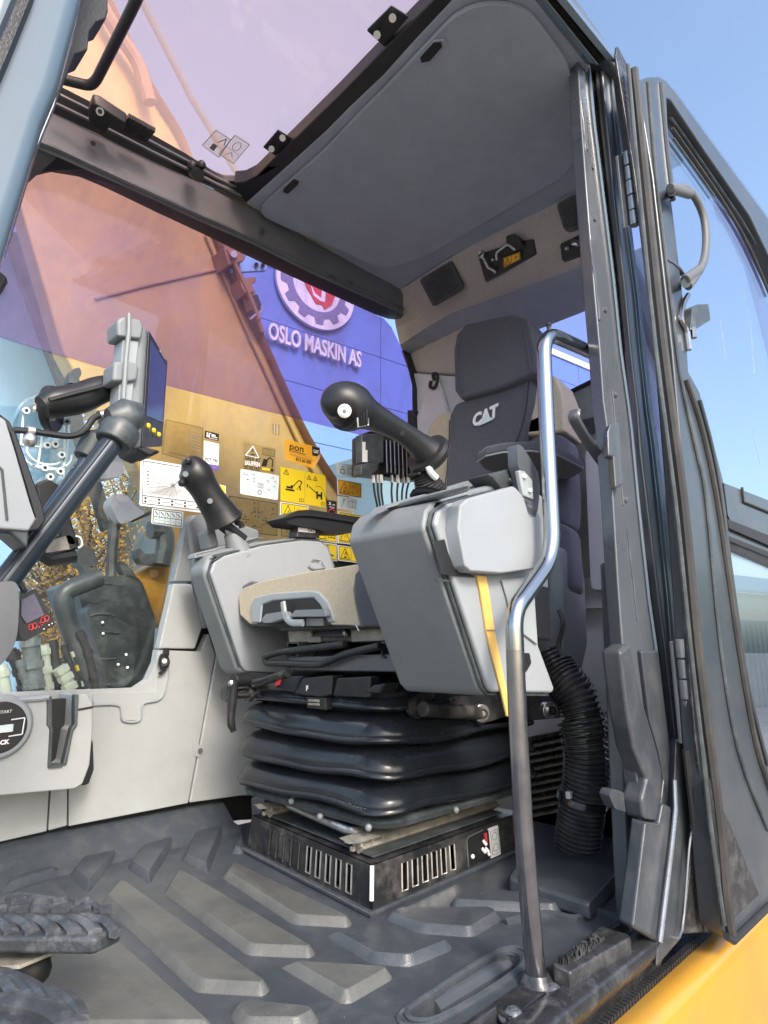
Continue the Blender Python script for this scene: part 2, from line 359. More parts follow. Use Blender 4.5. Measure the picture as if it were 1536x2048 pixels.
wl = MB(); wl.prism([sp(-.18, .0, .026), sp(-.06, -.2, .026), sp(.1, -.26, .026), sp(.14, .2, .026), sp(.22, .2, .026), sp(.2, -.32, .026), sp(.08, -.34, .026), sp(-.1, -.26, .026)], -WN * .004); obj('white_stroke', wl, M['white'], sg)
bl = MB(); bl.prism([sp(-.5, .40), sp(-.3, .5), sp(-.26, .2), sp(-.40, .02), sp(-.42, .2)], -WN * .008); obj('dark_stroke', bl, M['grey_ink'], sg)
# grey annex at the foot of the hall
an = thing('annex_wall', 'grey blue flat roofed annex in front of the blue hall', 'building', U((690, 1040), PY(6.8)))
p1 = U((600, 965), PX(6.2)); p2 = U((735, 905), PX(6.2)); zt = p2.z
ab = MB(); ab.box(((6.2 + 11) / 2, (p2.y + p1.y) / 2 + 1.2, (zt - 1.25) / 2), (4.8, abs(p2.y - p1.y) + 3, zt + 1.25)); obj('wall', ab, M['slate'], an, bevel=.03)
# trees
def leaf_mesh(nm, n, rx, rz, seed, size, mt):
    rr = random.Random(seed); mb = MB()
    cl = [(Vector((rr.gauss(0, .5) * rx, rr.gauss(0, .5) * rx, rr.uniform(-.9, 1) * rz)), rr.uniform(.25, .6)) for _ in range(34)]
    for i in range(n):
        cc, cr = rr.choice(cl); p = cc + Vector((rr.gauss(0, 1), rr.gauss(0, 1), rr.gauss(0, .8))) * cr * rx * .45
        a = Vector((rr.gauss(0, 1), rr.gauss(0, 1), rr.gauss(0, 1))).normalized(); b = a.orthogonal().normalized(); s = size * rr.uniform(.5, 1.3)
        mb.add([p - a*s, p + b*s*.55, p + a*s, p - b*s*.55], [(0, 1, 2, 3)])
    return mb
def limbs(h, rx, seed):
    rr = random.Random(seed); mb = MB()
    trunk = [Vector((rr.gauss(0, .05) * i, rr.gauss(0, .05) * i, h * i / 7)) for i in range(8)]
    mb.tube(trunk, [.16 * (1 - i / 8.5) + .02 for i in range(8)], 7)
    br = MB()
    for k in range(44):
        i = rr.uniform(1.2, 7); p = trunk[int(i)].lerp(trunk[min(7, int(i) + 1)], i % 1); an_ = rr.uniform(0, 6.28); L = rx * rr.uniform(.6, 1.25)
        d = Vector((math.cos(an_), math.sin(an_), rr.uniform(.3, 1)))
        pts = [p, p + d * L * .4 + Vector((0, 0, .05)), p + d * L * .75 + Vector((rr.gauss(0, .15), rr.gauss(0, .15), .15)), p + d * L + Vector((rr.gauss(0, .2), rr.gauss(0, .2), .3))]
        br.tube(pts, [.035, .024, .014, .006], 5)
        for _ in range(3):
            q = pts[rr.randrange(1, 4)]; e = q + Vector((rr.gauss(0, .5), rr.gauss(0, .5), rr.uniform(0, .7))) * L * .6; br.tube([q, q.lerp(e, .5) + Vector((0, 0, .08)), e], [.012, .008, .004], 4)
    return mb, br
protos = []
for k in range(4):
    h = [7.5, 6.2, 8.2, 5.2][k]; rx = [1.9, 2.1, 1.7, 2.2][k]
    t = thing('autumn_tree', 'x', 'tree', (0, 0, 0))
    tr, br = limbs(h, rx, 40 + k)
    o = obj('trunk', tr, M['bark'], t); obj('branch', br, M['bark'], o)
    lm = leaf_mesh('c', [3300, 1300, 3600, 2200][k], rx, h * .42, 70 + k, .05, None); lm.v = [p + Vector((0, 0, h * .56)) for p in lm.v]
    obj('crown', lm, M['leaf'] if k in (0, 2) else M['leaf2'], t, smooth_a=10)
    protos.append(t)
def copy_tree(o, parent=None):
    c2 = o.copy(); col.objects.link(c2); ORG[c2.name] = ORG[o.name]
    if parent: c2.parent = parent
    for ch in list(o.children): copy_tree(ch, c2)
    return c2
spots = [(60, 15), (95, 22), (130, 17), (165, 25), (195, 15.5), (225, 21), (255, 17), (285, 26), (315, 19), (345, 24), (20, 24), (-20, 18), (240, 30), (180, 32), (110, 33), (300, 34)]
kinds = ['tall orange leaved autumn tree', 'bare limbed tree with sparse pale yellow leaves', 'slender rust leaved autumn tree', 'low bushy pale gold tree']
rr = random.Random(9); tn = 0
for i, (u, dist) in enumerate(spots):
    k = i % 4; t = protos[k] if i < 4 else copy_tree(protos[k])
    r_ = fc + (u - CX) / FPX * rt; r_.z = 0; r_.normalize()
    t.location = (r_.x * dist, r_.y * dist, -1.27); t.rotation_euler.z = rr.uniform(0, 6.28); s = rr.uniform(.9, 1.15); t.scale = (s, s, s)
    t['label'] = kinds[k] + ' standing beyond the yard, seen under the boom'; t['group'] = ['tall orange trees beyond the yard', 'sparse pale trees beyond the yard', 'slender rust trees beyond the yard', 'low gold trees beyond the yard'][k]
shr = MB(); r5 = random.Random(3)
for i in range(3500):
    u = r5.uniform(-60, 380); d = r5.uniform(24, 30); q = fc + (u - CX) / FPX * rt; q.z = 0; q.normalize(); p = q * d; p.z = -1.25 + abs(r5.gauss(0, 1.0)) * .35
    a = Vector((r5.gauss(0, 1), r5.gauss(0, 1), r5.gauss(0, 1))).normalized(); b = a.orthogonal().normalized(); s = r5.uniform(.03, .08)
    shr.add([p - a*s, p + b*s*.6, p + a*s, p - b*s*.6], [(0, 1, 2, 3)])
tag(obj('undergrowth', shr, M['leaf2'], smooth_a=10), 'pale dry undergrowth and saplings at the foot of the autumn trees', 'undergrowth', kind='stuff')

# boom beside the cab
BP = PY(2.25)
bt = thing('boom', 'big yellow excavator boom rising past the right-hand side window', 'boom', (1.0, 2.4, 0))
prof = UU([(-130, -560), (60, -230), (150, -75), (215, 0), (300, 175), (368, 292), (432, 478), (520, 672), (612, 872), (700, 1010), (780, 1150), (378, 1150), (362, 1112), (325, 1042), (290, 962), (253, 895), (185, 812), (125, 700), (35, 390), (-60, 240), (-300, -60), (-470, -330)], BP)
pm = MB(); pm.prism(prof, (0, .10, 0)); obj('side_plate', pm, M['boom'], bt, bevel=.012)
edge = UU([(215, 0), (300, 175), (368, 292), (432, 478), (520, 672), (612, 872), (700, 1010)], off(BP, .015))
fl = MB(); fl.tube(smooth(edge, 5), [(.03, .012)] * (6*5+1), 6, up=(0, 1, 0)); obj('edge_flange', fl, M['brown'], bt)
e2 = UU([(412, 470), (497, 668), (590, 870), (660, 1010)], off(BP, .012)); w_ = MB(); w_.tube(e2, .008, 6); obj('weld_seam', w_, M['boom'], bt)
e3 = UU([(190, 598), (300, 570), (432, 540)], off(BP, .006)); w_ = MB(); w_.tube(e3, .005, 6); obj('weld_seam', w_, M['brown'], bt)
pp = MB(); pp.tube(smooth(UU([(180, -30), (232, 60), (275, 125), (293, 180), (300, 205)], off(BP, .06)), 6), .028, 10); obj('pipe', pp, M['brown'], bt)
pp = MB(); pp.tube(smooth(UU([(447, 490), (480, 560), (512, 632), (525, 665)], off(BP, .05)), 5), .012, 8); obj('pipe', pp, M['brown'], bt)
pp = MB(); pp.tube(smooth(UU([(455, 500), (478, 545), (503, 600), (518, 640)], off(BP, .10)), 5), .010, 8); obj('pipe', pp, M['brown'], bt)
# valve block on the boom
VP = PY(2.15)
vb = thing('hydraulic_valve_block', 'brown valve block with blue plate and solenoid on the boom edge', 'valve', U((490, 560), VP))
q = MB(); q.prism(UU([(447, 495), (470, 487), (492, 515), (487, 522), (458, 530)], VP), (0, .12, 0)); obj('block', q, M['brown'], vb, bevel=.004)
q = MB(); q.prism(UU([(460, 523), (487, 522), (500, 498), (536, 528), (533, 541), (463, 545)], PY(2.2)), (0, .02, 0)); obj('plate', q, M['paleblue'], vb, bevel=.003)
for p in [(461, 532), (474, 533), (513, 529), (526, 530)]:
    q = MB(); q.cyl(U(p, PY(2.2)), U(p, PY(2.18)), .009, 10); obj('bolt', q, M['ink'], vb)
q = MB(); q.cyl(U((468, 508), VP), U((468, 508), PY(2.12)), .014, 12); obj('plug', q, M['white'], vb)
q = MB(); q.prism(UU([(480, 556), (512, 553), (514, 562), (505, 568), (510, 584), (492, 588), (483, 572)], VP), (0, .09, 0)); obj('solenoid_body', q, M['brown'], vb, bevel=.006)
q = MB(); q.cyl(U((495, 588), PY(2.2)), U((508, 622), PY(2.2)), .034, 14); obj('solenoid_can', q, M['brown'], vb)
q = MB(); q.prism(UU([(506, 590), (516, 588), (524, 612), (514, 616)], VP), (0, .05, 0)); obj('connector', q, M['ink'], vb, bevel=.004)
q = MB(); q.tube(smooth(UU([(500, 638), (510, 630), (522, 622), (524, 610)], VP), 4), .006, 6); obj('wire', q, M['zinc'], vb)
# pale blue steel mast left of the boom, tree side
ms = thing('steel_mast', 'broad pale blue steel mast left of the boom behind the side window', 'mast', U((100, 1000), PY(3.0)))
q = MB(); q.prism(UU([(-260, 300), (-20, 300), (22, 475), (78, 640), (135, 790), (190, 930), (203, 965), (60, 985), (40, 1420), (-260, 1420)], PY(3.0)), (0, .5, 0)); obj('plate', q, M['paleblue'], ms, bevel=.03)
q = MB(); q.tube(UU([(20, 470), (78, 640), (135, 790), (215, 1060)], PY(2.95)), .035, 8); obj('edge_tube', q, M['darkguard'], ms)
# exterior mirrors
mi = thing('exterior_mirror', 'grey shelled rear view mirrors on a black post outside the side window', 'mirror', U((215, 1150), PY(2.0)))
q = MB(); q.prism(rpoly(UU([(190, 850), (225, 850), (246, 905), (247, 952), (196, 960)], PY(2.0)), .02), (0, .06, 0)); obj('mirror_shell', q, M['mirror'], mi, bevel=.01)
q = MB(); q.prism(rpoly(UU([(220, 1008), (228, 990), (248, 986), (260, 996), (274, 1015), (293, 1026), (262, 1042), (240, 1050)], PY(1.95)), .015), (0, .06, 0)); obj('mirror_shell', q, M['mirror'], mi, bevel=.01)
q = MB(); q.tube(UU([(222, 1000), (230, 1045), (224, 1100), (222, 1160)], PY(2.0)), .018, 8); obj('post', q, M['darkguard'], mi)
q = MB(); q.tube(UU([(262, 1042), (304, 1024)], PY(1.97)), .006, 6); obj('arm', q, M['black'], mi)
# dark moulded guard outside the lower corner of the window
GP = PY(1.95)
gd = thing('lamp_guard', 'dark moulded guard with looped pipe outside the lower corner of the side window', 'guard', U((220, 1370), GP))
q = MB(); q.prism(rpoly(UU([(150, 1170), (165, 1160), (200, 1152), (270, 1150), (285, 1165), (312, 1240), (300, 1370), (215, 1380), (190, 1290), (160, 1200)], GP), .02), (0, .25, 0)); obj('housing', q, M['darkguard'], gd, bevel=.02, seg=3)
q = MB(); q.prism(rpoly(UU([(172, 1225), (182, 1208), (205, 1202), (270, 1200), (275, 1290), (262, 1372), (222, 1376), (200, 1310)], off(GP, .05)), .03), (0, .06, 0)); obj('raised_boss', q, M['darkguard'], gd, bevel=.02, seg=3)
q = MB(); q.tube(fillet(UU([(200, 1155), (140, 1178), (124, 1190), (132, 1235), (165, 1320), (180, 1372)], off(GP, .1)), .05), .026, 12); obj('looped_pipe', q, M['darkguard'], gd)
q = MB(); q.prism(rpoly(UU([(150, 1120), (155, 1098), (168, 1090), (185, 1098), (197, 1125), (190, 1135), (180, 1130), (190, 1170), (178, 1175), (170, 1140)], GP), .01), (0, .05, 0)); obj('bracket', q, M['darkguard'], gd, bevel=.006)
q = MB(); q.prism(UU([(222, 1170), (308, 1128), (345, 1130), (330, 1215), (318, 1260), (285, 1170)], PY(2.0)), (0, .08, 0)); obj('yellow_plate', q, M['yellow'], gd, bevel=.01)
q = MB(); q.cyl(U((308, 1147), PY(2.0)), U((308, 1147), PY(1.99)), .014, 16); obj('plug', q, M['yellow'], gd)
q = MB(); q.prism(UU([(155, 1225), (170, 1225), (212, 1372), (190, 1372)], PY(2.1)), (0, .05, 0)); obj('yellow_stay', q, M['yellow'], gd)
for pts in ([(236, 1122), (246, 1122), (265, 1140), (280, 1165), (250, 1152)], [(272, 1098), (280, 1096), (290, 1108), (330, 1105), (330, 1130), (285, 1128), (276, 1116)]):
    q = MB(); q.prism(rpoly(UU(pts, GP), .006), (0, .04, 0)); obj('hook', q, M['darkguard'], gd, bevel=.004)
q = MB(); q.tube(smooth(UU([(300, 1060), (325, 1062), (330, 1085), (322, 1130)], GP), 5), .03, 10); obj('bent_pipe', q, M['darkguard'], gd)
# hose couplings
HP = PY(1.85)
HL = [([(146, 1296), (160, 1332), (173, 1375)], .016, 'green', 'pale green coupling with yellow band nearest the guard'), ([(120, 1335), (131, 1354), (142, 1380)], .017, 'green', 'short pale green coupling behind the storage bin lip'),
 ([(60, 1270), (66, 1330), (70, 1384)], .021, 'hosegrey', 'thick grey hose sleeve under the small display'), ([(88, 1290), (92, 1340), (97, 1384)], .013, 'green', 'ribbed pale green coupling beside the grey sleeve'),
 ([(20, 1300), (40, 1342), (52, 1386)], .015, 'rubber', 'black hose bundle left of the grey sleeve'), ([(2, 1330), (12, 1386)], .014, 'green', 'pale green coupling at the left edge of the window'),
 ([(106, 1280), (112, 1330), (119, 1384)], .011, 'rubber', 'thin black hose between two green couplings'), ([(158, 1262), (176, 1306), (192, 1378)], .011, 'rubber', 'thin black hose against the looped pipe'),
 ([(40, 1320), (46, 1350), (58, 1386)], .009, 'hosegrey', 'thin grey hose crossing behind the thick sleeve'), ([(76, 1300), (84, 1345), (86, 1384)], .008, 'rubber', 'thin black hose right of the thick grey sleeve'), ([(128, 1290), (140, 1330), (158, 1380)], .009, 'rubber', 'thin black hose behind the banded coupling')]
M['hosegrey'] = mat('grey_hose_sleeve', (.16, .19, .20), .5, var=.3, vs=20, dirt=(.05, .05, .05), dirt_amt=.5, dirt_s=25)
for i, (pth, r_, mt, hlab) in enumerate(HL):
    hz = thing('hydraulic_hose', hlab, 'hose', U(pth[-1], HP), 'hydraulic hoses outside the lower window')
    p = smooth(UU(pth, off(HP, .03 * (i % 3))), 6); q = MB(); q.tube(p, r_, 12); obj('hose', q, M[mt], hz)
    for k in range(2, len(p) - 1, 4):
        d = (p[k+1] - p[k]).normalized(); q = MB(); q.tube([p[k] - d*.008, p[k] + d*.008], r_ * 1.25, 8); obj('collar', q, M['signal'] if (i == 0 and k == 6) else M[mt], hz)

for pts in ([(180, 1232), (196, 1228), (215, 1228), (230, 1231)], [(185, 1316), (205, 1318), (232, 1317)], [(200, 1262), (215, 1264), (240, 1265)]):
    q = MB(); q.tube(smooth(UU(pts, off(GP, .055)), 4), .0018, 5); obj('moulded_edge', q, M['zinc'], gd)
for p in ((205, 1246), (206, 1268), (252, 1310), (236, 1330), (255, 1336), (168, 1172)):
    q = MB(); q.ball(U(p, off(GP, .052)), .006, 8); obj('rivet', q, M['zinc'], gd)
# ------------------------------------------------------------------ cab shell
cab = thing('excavator_cab', 'open excavator cab with grey trim walls, tinted glass and dark steel frame', 'cab', (0.9, 1.0, 0))
def part(name, mb, mt, bevel=0, parent=None, **k): return obj(name, mb, M[mt] if isinstance(mt, str) else mt, parent or cab, bevel, **k)
ZC = 1.70
# right-hand side window: upper film tinted and hazed for sky reflection, clear lower pane
wtop = [(-330, 1060), (-150, 790), (-20, 560), (30, 405), (48, 357), (90, 343), (145, 348), (200, 370), (320, 428), (415, 472), (500, 515), (620, 570), (768, 637), (783, 655), (804, 698), (818, 738), (824, 769), (828, 830), (828, 890)]
seamL = [(828, 897), (720, 869), (340, 772), (130, 712), (-60, 655)]
q = MB(); q.prism(UU([(-60, 630)] + wtop[2:] + seamL, WIN), (0, .005, 0)); part('tinted_pane', q, 'pane_film')
q = MB(); q.prism(UU([(-330, 1060), (-170, 820), (-60, 658), (130, 715), (340, 775), (720, 872), (828, 900), (828, 1150), (740, 1160), (420, 1150), (345, 1180), (312, 1345), (296, 1368), (270, 1382), (-60, 1392), (-420, 1402)], WIN), (0, .005, 0)); part('clear_pane', q, 'pane')
# seal, beam and skylight rail over the window, lofted front to rear
def ext(row, n=24): return resample(row, n)
r_win = ext(UU([(-20, 560), (30, 405), (48, 357), (90, 343), (145, 348), (200, 370), (320, 428), (415, 472), (500, 515), (620, 570), (768, 637), (800, 640)], WIN))
r_win2 = ext(UU([(-20, 545), (28, 395), (46, 347), (90, 333), (145, 338), (200, 360), (320, 420), (415, 464), (500, 507), (620, 562), (768, 630), (803, 636)], off(WIN, .035)))
BE = thru((0, 1.44, 1.63), (1, 1.44, 1.63), (0, 1.40, 1.70))
r_b1 = ext(UU([(-60, 260), (-10, 268), (20, 278), (70, 294), (120, 316), (200, 352), (300, 396), (400, 443), (500, 486), (620, 546), (768, 612), (806, 630)], off(WIN, .075)))
r_b1b = ext(UU([(-60, 245), (-10, 252), (20, 262), (70, 280), (120, 300), (200, 338), (300, 384), (400, 430), (500, 474), (620, 534), (768, 600), (806, 618)], off(WIN, .085)))
r_b0 = ext(UU([(-60, 150), (-10, 172), (20, 186), (70, 208), (120, 232), (200, 270), (300, 320), (400, 365), (490, 410), (620, 484), (768, 560), (806, 582)], PZ(ZC)))
q = MB(); q.loft([r_win, r_win2, r_b1]); part('window_seal', q, 'rubber')
q = MB(); q.tube(UU([(-12, 548), (-150, 780), (-330, 1050)], off(WIN, .012)), .03, 8); part('window_front_seal', q, 'rubber')
q = MB(); q.loft([r_b1, r_b1b, r_b0]); part('roof_beam', q, 'beam')
q = MB(); q.tube(resample(r_b1b, 30), .006, 6); part('beam_trim', q, 'paint')
for p in [(186, 287), (526, 460), (702, 566)]:
    t_ = U(p, off(WIN, .11)); q = MB(); q.cyl(t_, U(p, off(WIN, .085)), .006, 10); part('screw', q, 'black')
# rail along the right side of the roof hatch
r_s1 = ext(UU([(-60, 120), (70, 176), (120, 197), (200, 240), (300, 293), (370, 330), (440, 368), (488, 380)], PZ(ZC + .02)), 16)
r_s2 = ext(UU([(-60, 92), (70, 150), (120, 172), (200, 213), (300, 266), (370, 306), (440, 350), (488, 366)], PZ(ZC + .045)), 16)
r_s0 = ext(UU([(-60, 152), (-10, 174), (70, 210), (120, 232), (200, 270), (300, 320), (400, 365), (492, 407)], PZ(ZC)), 16)
q = MB(); q.loft([r_s0, r_s1, r_s2]); part('hatch_rail', q, 'black')
for k, dz in ((.35, .008), (.7, .012)):
    q = MB(); q.tube([a.lerp(b, k) + Vector((0, -.004, -.004)) for a, b in zip(r_s0, r_s2)], .005, 6); part('hatch_rail_rib', q, 'paint')
# ceiling: one moulded slab behind the hatch, with a lower rim and recessed slots
ceil = UU([(492, 407), (520, 382), (560, 346), (600, 310), (650, 265), (700, 214), (768, 150), (830, 80), (905, 0), (990, -90), (1010, -90), (1078, 0), (1178, 125), (1168, 250), (1180, 372), (1100, 412), (1000, 462), (900, 515), (800, 580)], PZ(ZC))
q = MB(); q.prism(ceil, (0, 0, .05)); part('ceiling_panel', q, 'liner', .006)
q = MB(); q.prism(rpoly(UU([(508, 420), (655, 290), (705, 235), (780, 160), (930, 0), (1050, 0), (1145, 130), (1150, 330), (1010, 415), (850, 508), (770, 535)], PZ(ZC - .002)), .06), (0, 0, -.012)); cpn = part('ceiling_inset', q, 'liner', .01)
for pts in ([(562, 378), (590, 352), (604, 358), (602, 366), (574, 392), (560, 388)], [(832, 118), (868, 78), (890, 76), (893, 88), (858, 128), (835, 132)]):
    q = MB(); q.prism(UU(pts, PZ(ZC - .0145)), (0, 0, -.004)); sl = obj('slot_rim', q, M['liner'], cpn, .002)
    c_ = sum(UU(pts, PZ(ZC - .019)), Vector()) / len(pts)
    q = MB(); q.prism([c_ + (p - c_) * .72 for p in UU(pts, PZ(ZC - .019))], (0, 0, -.002)); obj('slot', q, M['black'], cpn)
roof = MB(); roof.prism([Vector(p) for p in ((.90, .47, 1.762), (1.66, .47, 1.762), (1.66, 1.56, 1.762), (.90, 1.56, 1.762))], (0, 0, .04)); part('roof_skin', roof, 'paint', .008)
# roof hatch: dark frame, pink glass, brackets
gl = UU([(-60, 92), (120, 172), (300, 266), (440, 350), (470, 362), (490, 362), (512, 352), (555, 311), (590, 278), (680, 190), (768, 100), (870, -2), (960, -90), (-60, -90)], PZ(ZC + .046))
q = MB(); q.prism(gl, (0, 0, .006)); hg = part('roof_hatch_glass', q, 'roof_pane')
fr = UU([(468, 366), (490, 364), (512, 353), (555, 311), (590, 278), (680, 190), (768, 100), (870, -2), (960, -90), (1000, -90), (915, 0), (830, 85), (768, 152), (700, 217), (650, 267), (600, 312), (520, 384), (492, 409)], PZ(ZC + .003))
q = MB(); q.prism(fr, (0, 0, .04)); part('hatch_frame', q, 'black', .004)
for pts, bolts in (([(526, 292), (556, 257), (588, 277), (553, 310)], [(543, 298), (565, 276)]), ([(733, 58), (783, 8), (818, 30), (768, 90)], [(754, 70), (785, 36)])):
    q = MB(); q.prism(UU(pts, PZ(ZC + .02)), (0, 0, -.006)); o = part('hatch_bracket', q, 'black', .003)
    for b in bolts: q = MB(); q.cyl(U(b, PZ(ZC + .013)), U(b, PZ(ZC + .002)), .008, 8); obj('bolt', q, M['zinc'], o)
q = MB(); q.prism(UU([(178, 205), (186, 186), (200, 190), (254, 226), (252, 240), (225, 230), (212, 248), (180, 225)], PZ(ZC + .005)), (0, 0, -.03)); o = part('hatch_catch', q, 'black', .004)
q = MB(); q.cyl(U((200, 223), PZ(ZC - .026)), U((200, 223), PZ(ZC - .034)), .009, 14); obj('pin', q, M['zinc'], o)
q = MB(); q.cyl(U((200, 223), PZ(ZC - .03)), U((200, 223), PZ(ZC - .036)), .005, 10); obj('pin', q, M['black'], o)
sp_ = [U((250 + 50 * k / 12, 243 + 27 * k / 12), PZ(ZC + .004)) for k in range(13)]
q = MB()
for p in sp_: q.box(p, (.004, .05, .012))
part('catch_spring', q, 'black')
q = MB(); q.cyl(U((385, 340), PZ(ZC + .0)), U((396, 350), PZ(ZC - .05)), .016, 12); q.ball(U((385, 332), PZ(ZC - .02)), .014, 10); q.ball(U((403, 330), PZ(ZC - .02)), .012, 10); part('hatch_knob', q, 'black')
q = MB(); q.tube(fillet(UU([(290, -40), (268, 10), (193, 160), (180, 172), (130, 160), (105, 152)], PZ(ZC + .0)), .04), .0115, 12); part('hatch_handle', q, 'black')
# bar outside above the hatch glass
q = MB(); q.tube(UU([(255, -60), (283, 0), (380, 190), (455, 315), (476, 350), (488, 380)], PZ(ZC + .40)), [(.022, .006)] * 6, 8, up=(0, 0, 1)); part('roof_guard_bar', q, 'mid')
q = MB(); q.prism(UU([(410, 352), (450, 362), (500, 362), (540, 400), (830, 585), (790, 610), (470, 440)], PZ(ZC + .03)), (0, 0, .02)); part('beam_filler', q, 'black')
# rear of the cab: moulded liner, corner column, window, lower panels
RX = 1.84
def rl(pts, pl): return resample(UU(pts, pl), 14)
l0 = rl([(790, 585), (800, 580), (900, 515), (1000, 462), (1100, 412), (1180, 372), (1205, 360)], PZ(ZC))
l1 = rl([(792, 655), (840, 632), (900, 612), (1000, 582), (1100, 545), (1190, 512), (1215, 502)], PX(1.60))
l1b = rl([(800, 690), (845, 660), (905, 625), (1000, 592), (1100, 556), (1190, 524), (1215, 514)], PX(1.625))
l2 = rl([(826, 745), (862, 742), (930, 722), (1000, 690), (1066, 663), (1195, 613), (1230, 600)], PX(RX))
q = MB(); q.loft([l0, [a.lerp(b, .5) + Vector((-.012, 0, 0)) for a, b in zip(l0, l1)], l1, l1b]); part('rear_liner', q, 'felt')
q = MB(); q.loft([l1b, l2]); part('rear_liner_underside', q, 'liner')
CP = PX(1.70)
q = MB(); q.prism(UU([(800, 585), (788, 640), (800, 665), (818, 715), (826, 745), (960, 752), (930, 640), (900, 600)], PX(1.70)), (.10, 0, 0)); part('corner_liner', q, 'felt', .015)
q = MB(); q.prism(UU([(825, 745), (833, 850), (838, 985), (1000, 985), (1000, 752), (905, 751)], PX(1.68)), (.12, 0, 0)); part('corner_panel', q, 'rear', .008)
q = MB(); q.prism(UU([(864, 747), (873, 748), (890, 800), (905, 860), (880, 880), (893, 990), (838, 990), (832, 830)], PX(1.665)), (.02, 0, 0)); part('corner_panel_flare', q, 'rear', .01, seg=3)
q = MB(); q.prism(UU([(806, 700), (820, 740), (827, 775), (829, 900), (826, 900), (824, 770), (816, 738), (803, 702)], PX(1.66)), (.05, 0, 0)); part('window_edge_seal', q, 'rubber')
q = MB(); q.prism(UU([(815, 820), (830, 820), (830, 900), (815, 900)], PX(1.655)), (.04, 0, 0)); part('seal_stop', q, 'rubber', .003)
# coat hook
q = MB(); q.tube(smooth(UU([(868, 760), (866, 750), (871, 747), (875, 752), (873, 768), (867, 776), (860, 772), (862, 762)], PX(1.655)), 5), .006, 8); hk = part('coat_hook', q, 'black')
# rear window and its frame
rw = UU([(1020, 680), (1066, 663), (1240, 596), (1250, 735), (1205, 752), (1126, 791), (1020, 838)], PX(RX))
q = MB(); q.prism(rw, (.005, 0, 0)); part('rear_pane', q, 'rear_pane')
q = MB(); q.tube(UU([(1020, 838), (1126, 791), (1205, 752), (1250, 735)], PX(RX - .004)), .008, 6); part('rear_window_seal', q, 'rubber')
q = MB(); q.prism(UU([(1000, 850), (1126, 794), (1205, 755), (1262, 730), (1290, 1216), (1000, 1216)], PX(RX)), (.03, 0, 0)); part('rear_wall_panel', q, 'trim', .004)
q = MB(); q.prism(UU([(1130, 850), (1262, 812), (1262, 845), (1130, 885)], PX(RX - .002)), (.002, 0, 0)); part('rear_wall_band', q, 'paint')
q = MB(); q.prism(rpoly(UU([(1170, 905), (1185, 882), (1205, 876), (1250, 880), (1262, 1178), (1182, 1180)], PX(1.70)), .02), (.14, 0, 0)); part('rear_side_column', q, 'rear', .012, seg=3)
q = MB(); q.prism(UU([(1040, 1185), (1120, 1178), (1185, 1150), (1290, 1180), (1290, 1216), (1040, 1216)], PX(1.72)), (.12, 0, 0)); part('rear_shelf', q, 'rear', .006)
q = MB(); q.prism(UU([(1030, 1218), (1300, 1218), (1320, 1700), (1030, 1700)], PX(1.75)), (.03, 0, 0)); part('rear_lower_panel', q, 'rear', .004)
q = MB(); q.cyl(U((1240, 1446), PX(1.75)), U((1240, 1446), PX(1.74)), .009, 14); q.cyl(U((1240, 1446), PX(1.74)), U((1240, 1446), PX(1.735)), .004, 8); part('panel_screw', q, 'black')
q = MB(); q.tube(UU([(1150, 1424), (1200, 1424), (1262, 1430)], PX(1.748)), .003, 6); part('panel_seam', q, 'mid')
# air grille at the foot of the rear wall
gt = thing('air_grille', 'dusty black air grille at the foot of the rear wall behind the corrugated hose', 'grille', U((1140, 1640), PX(1.72)))
gf = UU([(1050, 1475), (1230, 1440), (1258, 1640), (1060, 1680)], PX(1.725)); gi = UU([(1056, 1484), (1224, 1450), (1250, 1630), (1064, 1668)], PX(1.725))
q = MB(); q.prism(gf, (-.012, 0, 0), holes=[gi]); obj('frame', q, M['steel_black'], gt, .003)
q = MB(); q.prism(gf, (.01, 0, 0)); obj('backing', q, M['ink'], gt)
for k in range(12):
    f0 = (k + .6) / 12; a = gi[0].lerp(gi[3], f0); b = gi[1].lerp(gi[2], f0)
    q = MB(); q.prism([a, b, b + Vector((-.014, 0, -.006)), a + Vector((-.014, 0, -.006))], (0, 0, .004)); obj('slat', q, M['rust'], gt)
for k in range(7):
    f0 = k / 6.5 + .02; a = gi[0].lerp(gi[1], f0); b = gi[3].lerp(gi[2], f0)
    q = MB(); q.prism([a, b, b + Vector((-.006, 0, 0)), a + Vector((-.006, 0, 0))], (0, .004, 0)); obj('bar', q, M['steel_black'], gt)
q = MB(); q.prism(UU([(1040, 1640), (1270, 1610), (1275, 1670), (1040, 1690)], PX(1.62)), (0, 0, -.02)); part('rear_floor_plate', q, 'sill', .004)
q = MB(); q.prism(UU([(1060, 1692), (1275, 1672), (1275, 1728), (1060, 1748)], PX(1.58)), (.03, 0, 0)); part('rear_floor_channel', q, 'steel_black', .006)
q = MB(); q.tube(UU([(1120, 1735), (1272, 1745)], PX(1.5)), .006, 6); part('rear_floor_bar', q, 'steel_black')
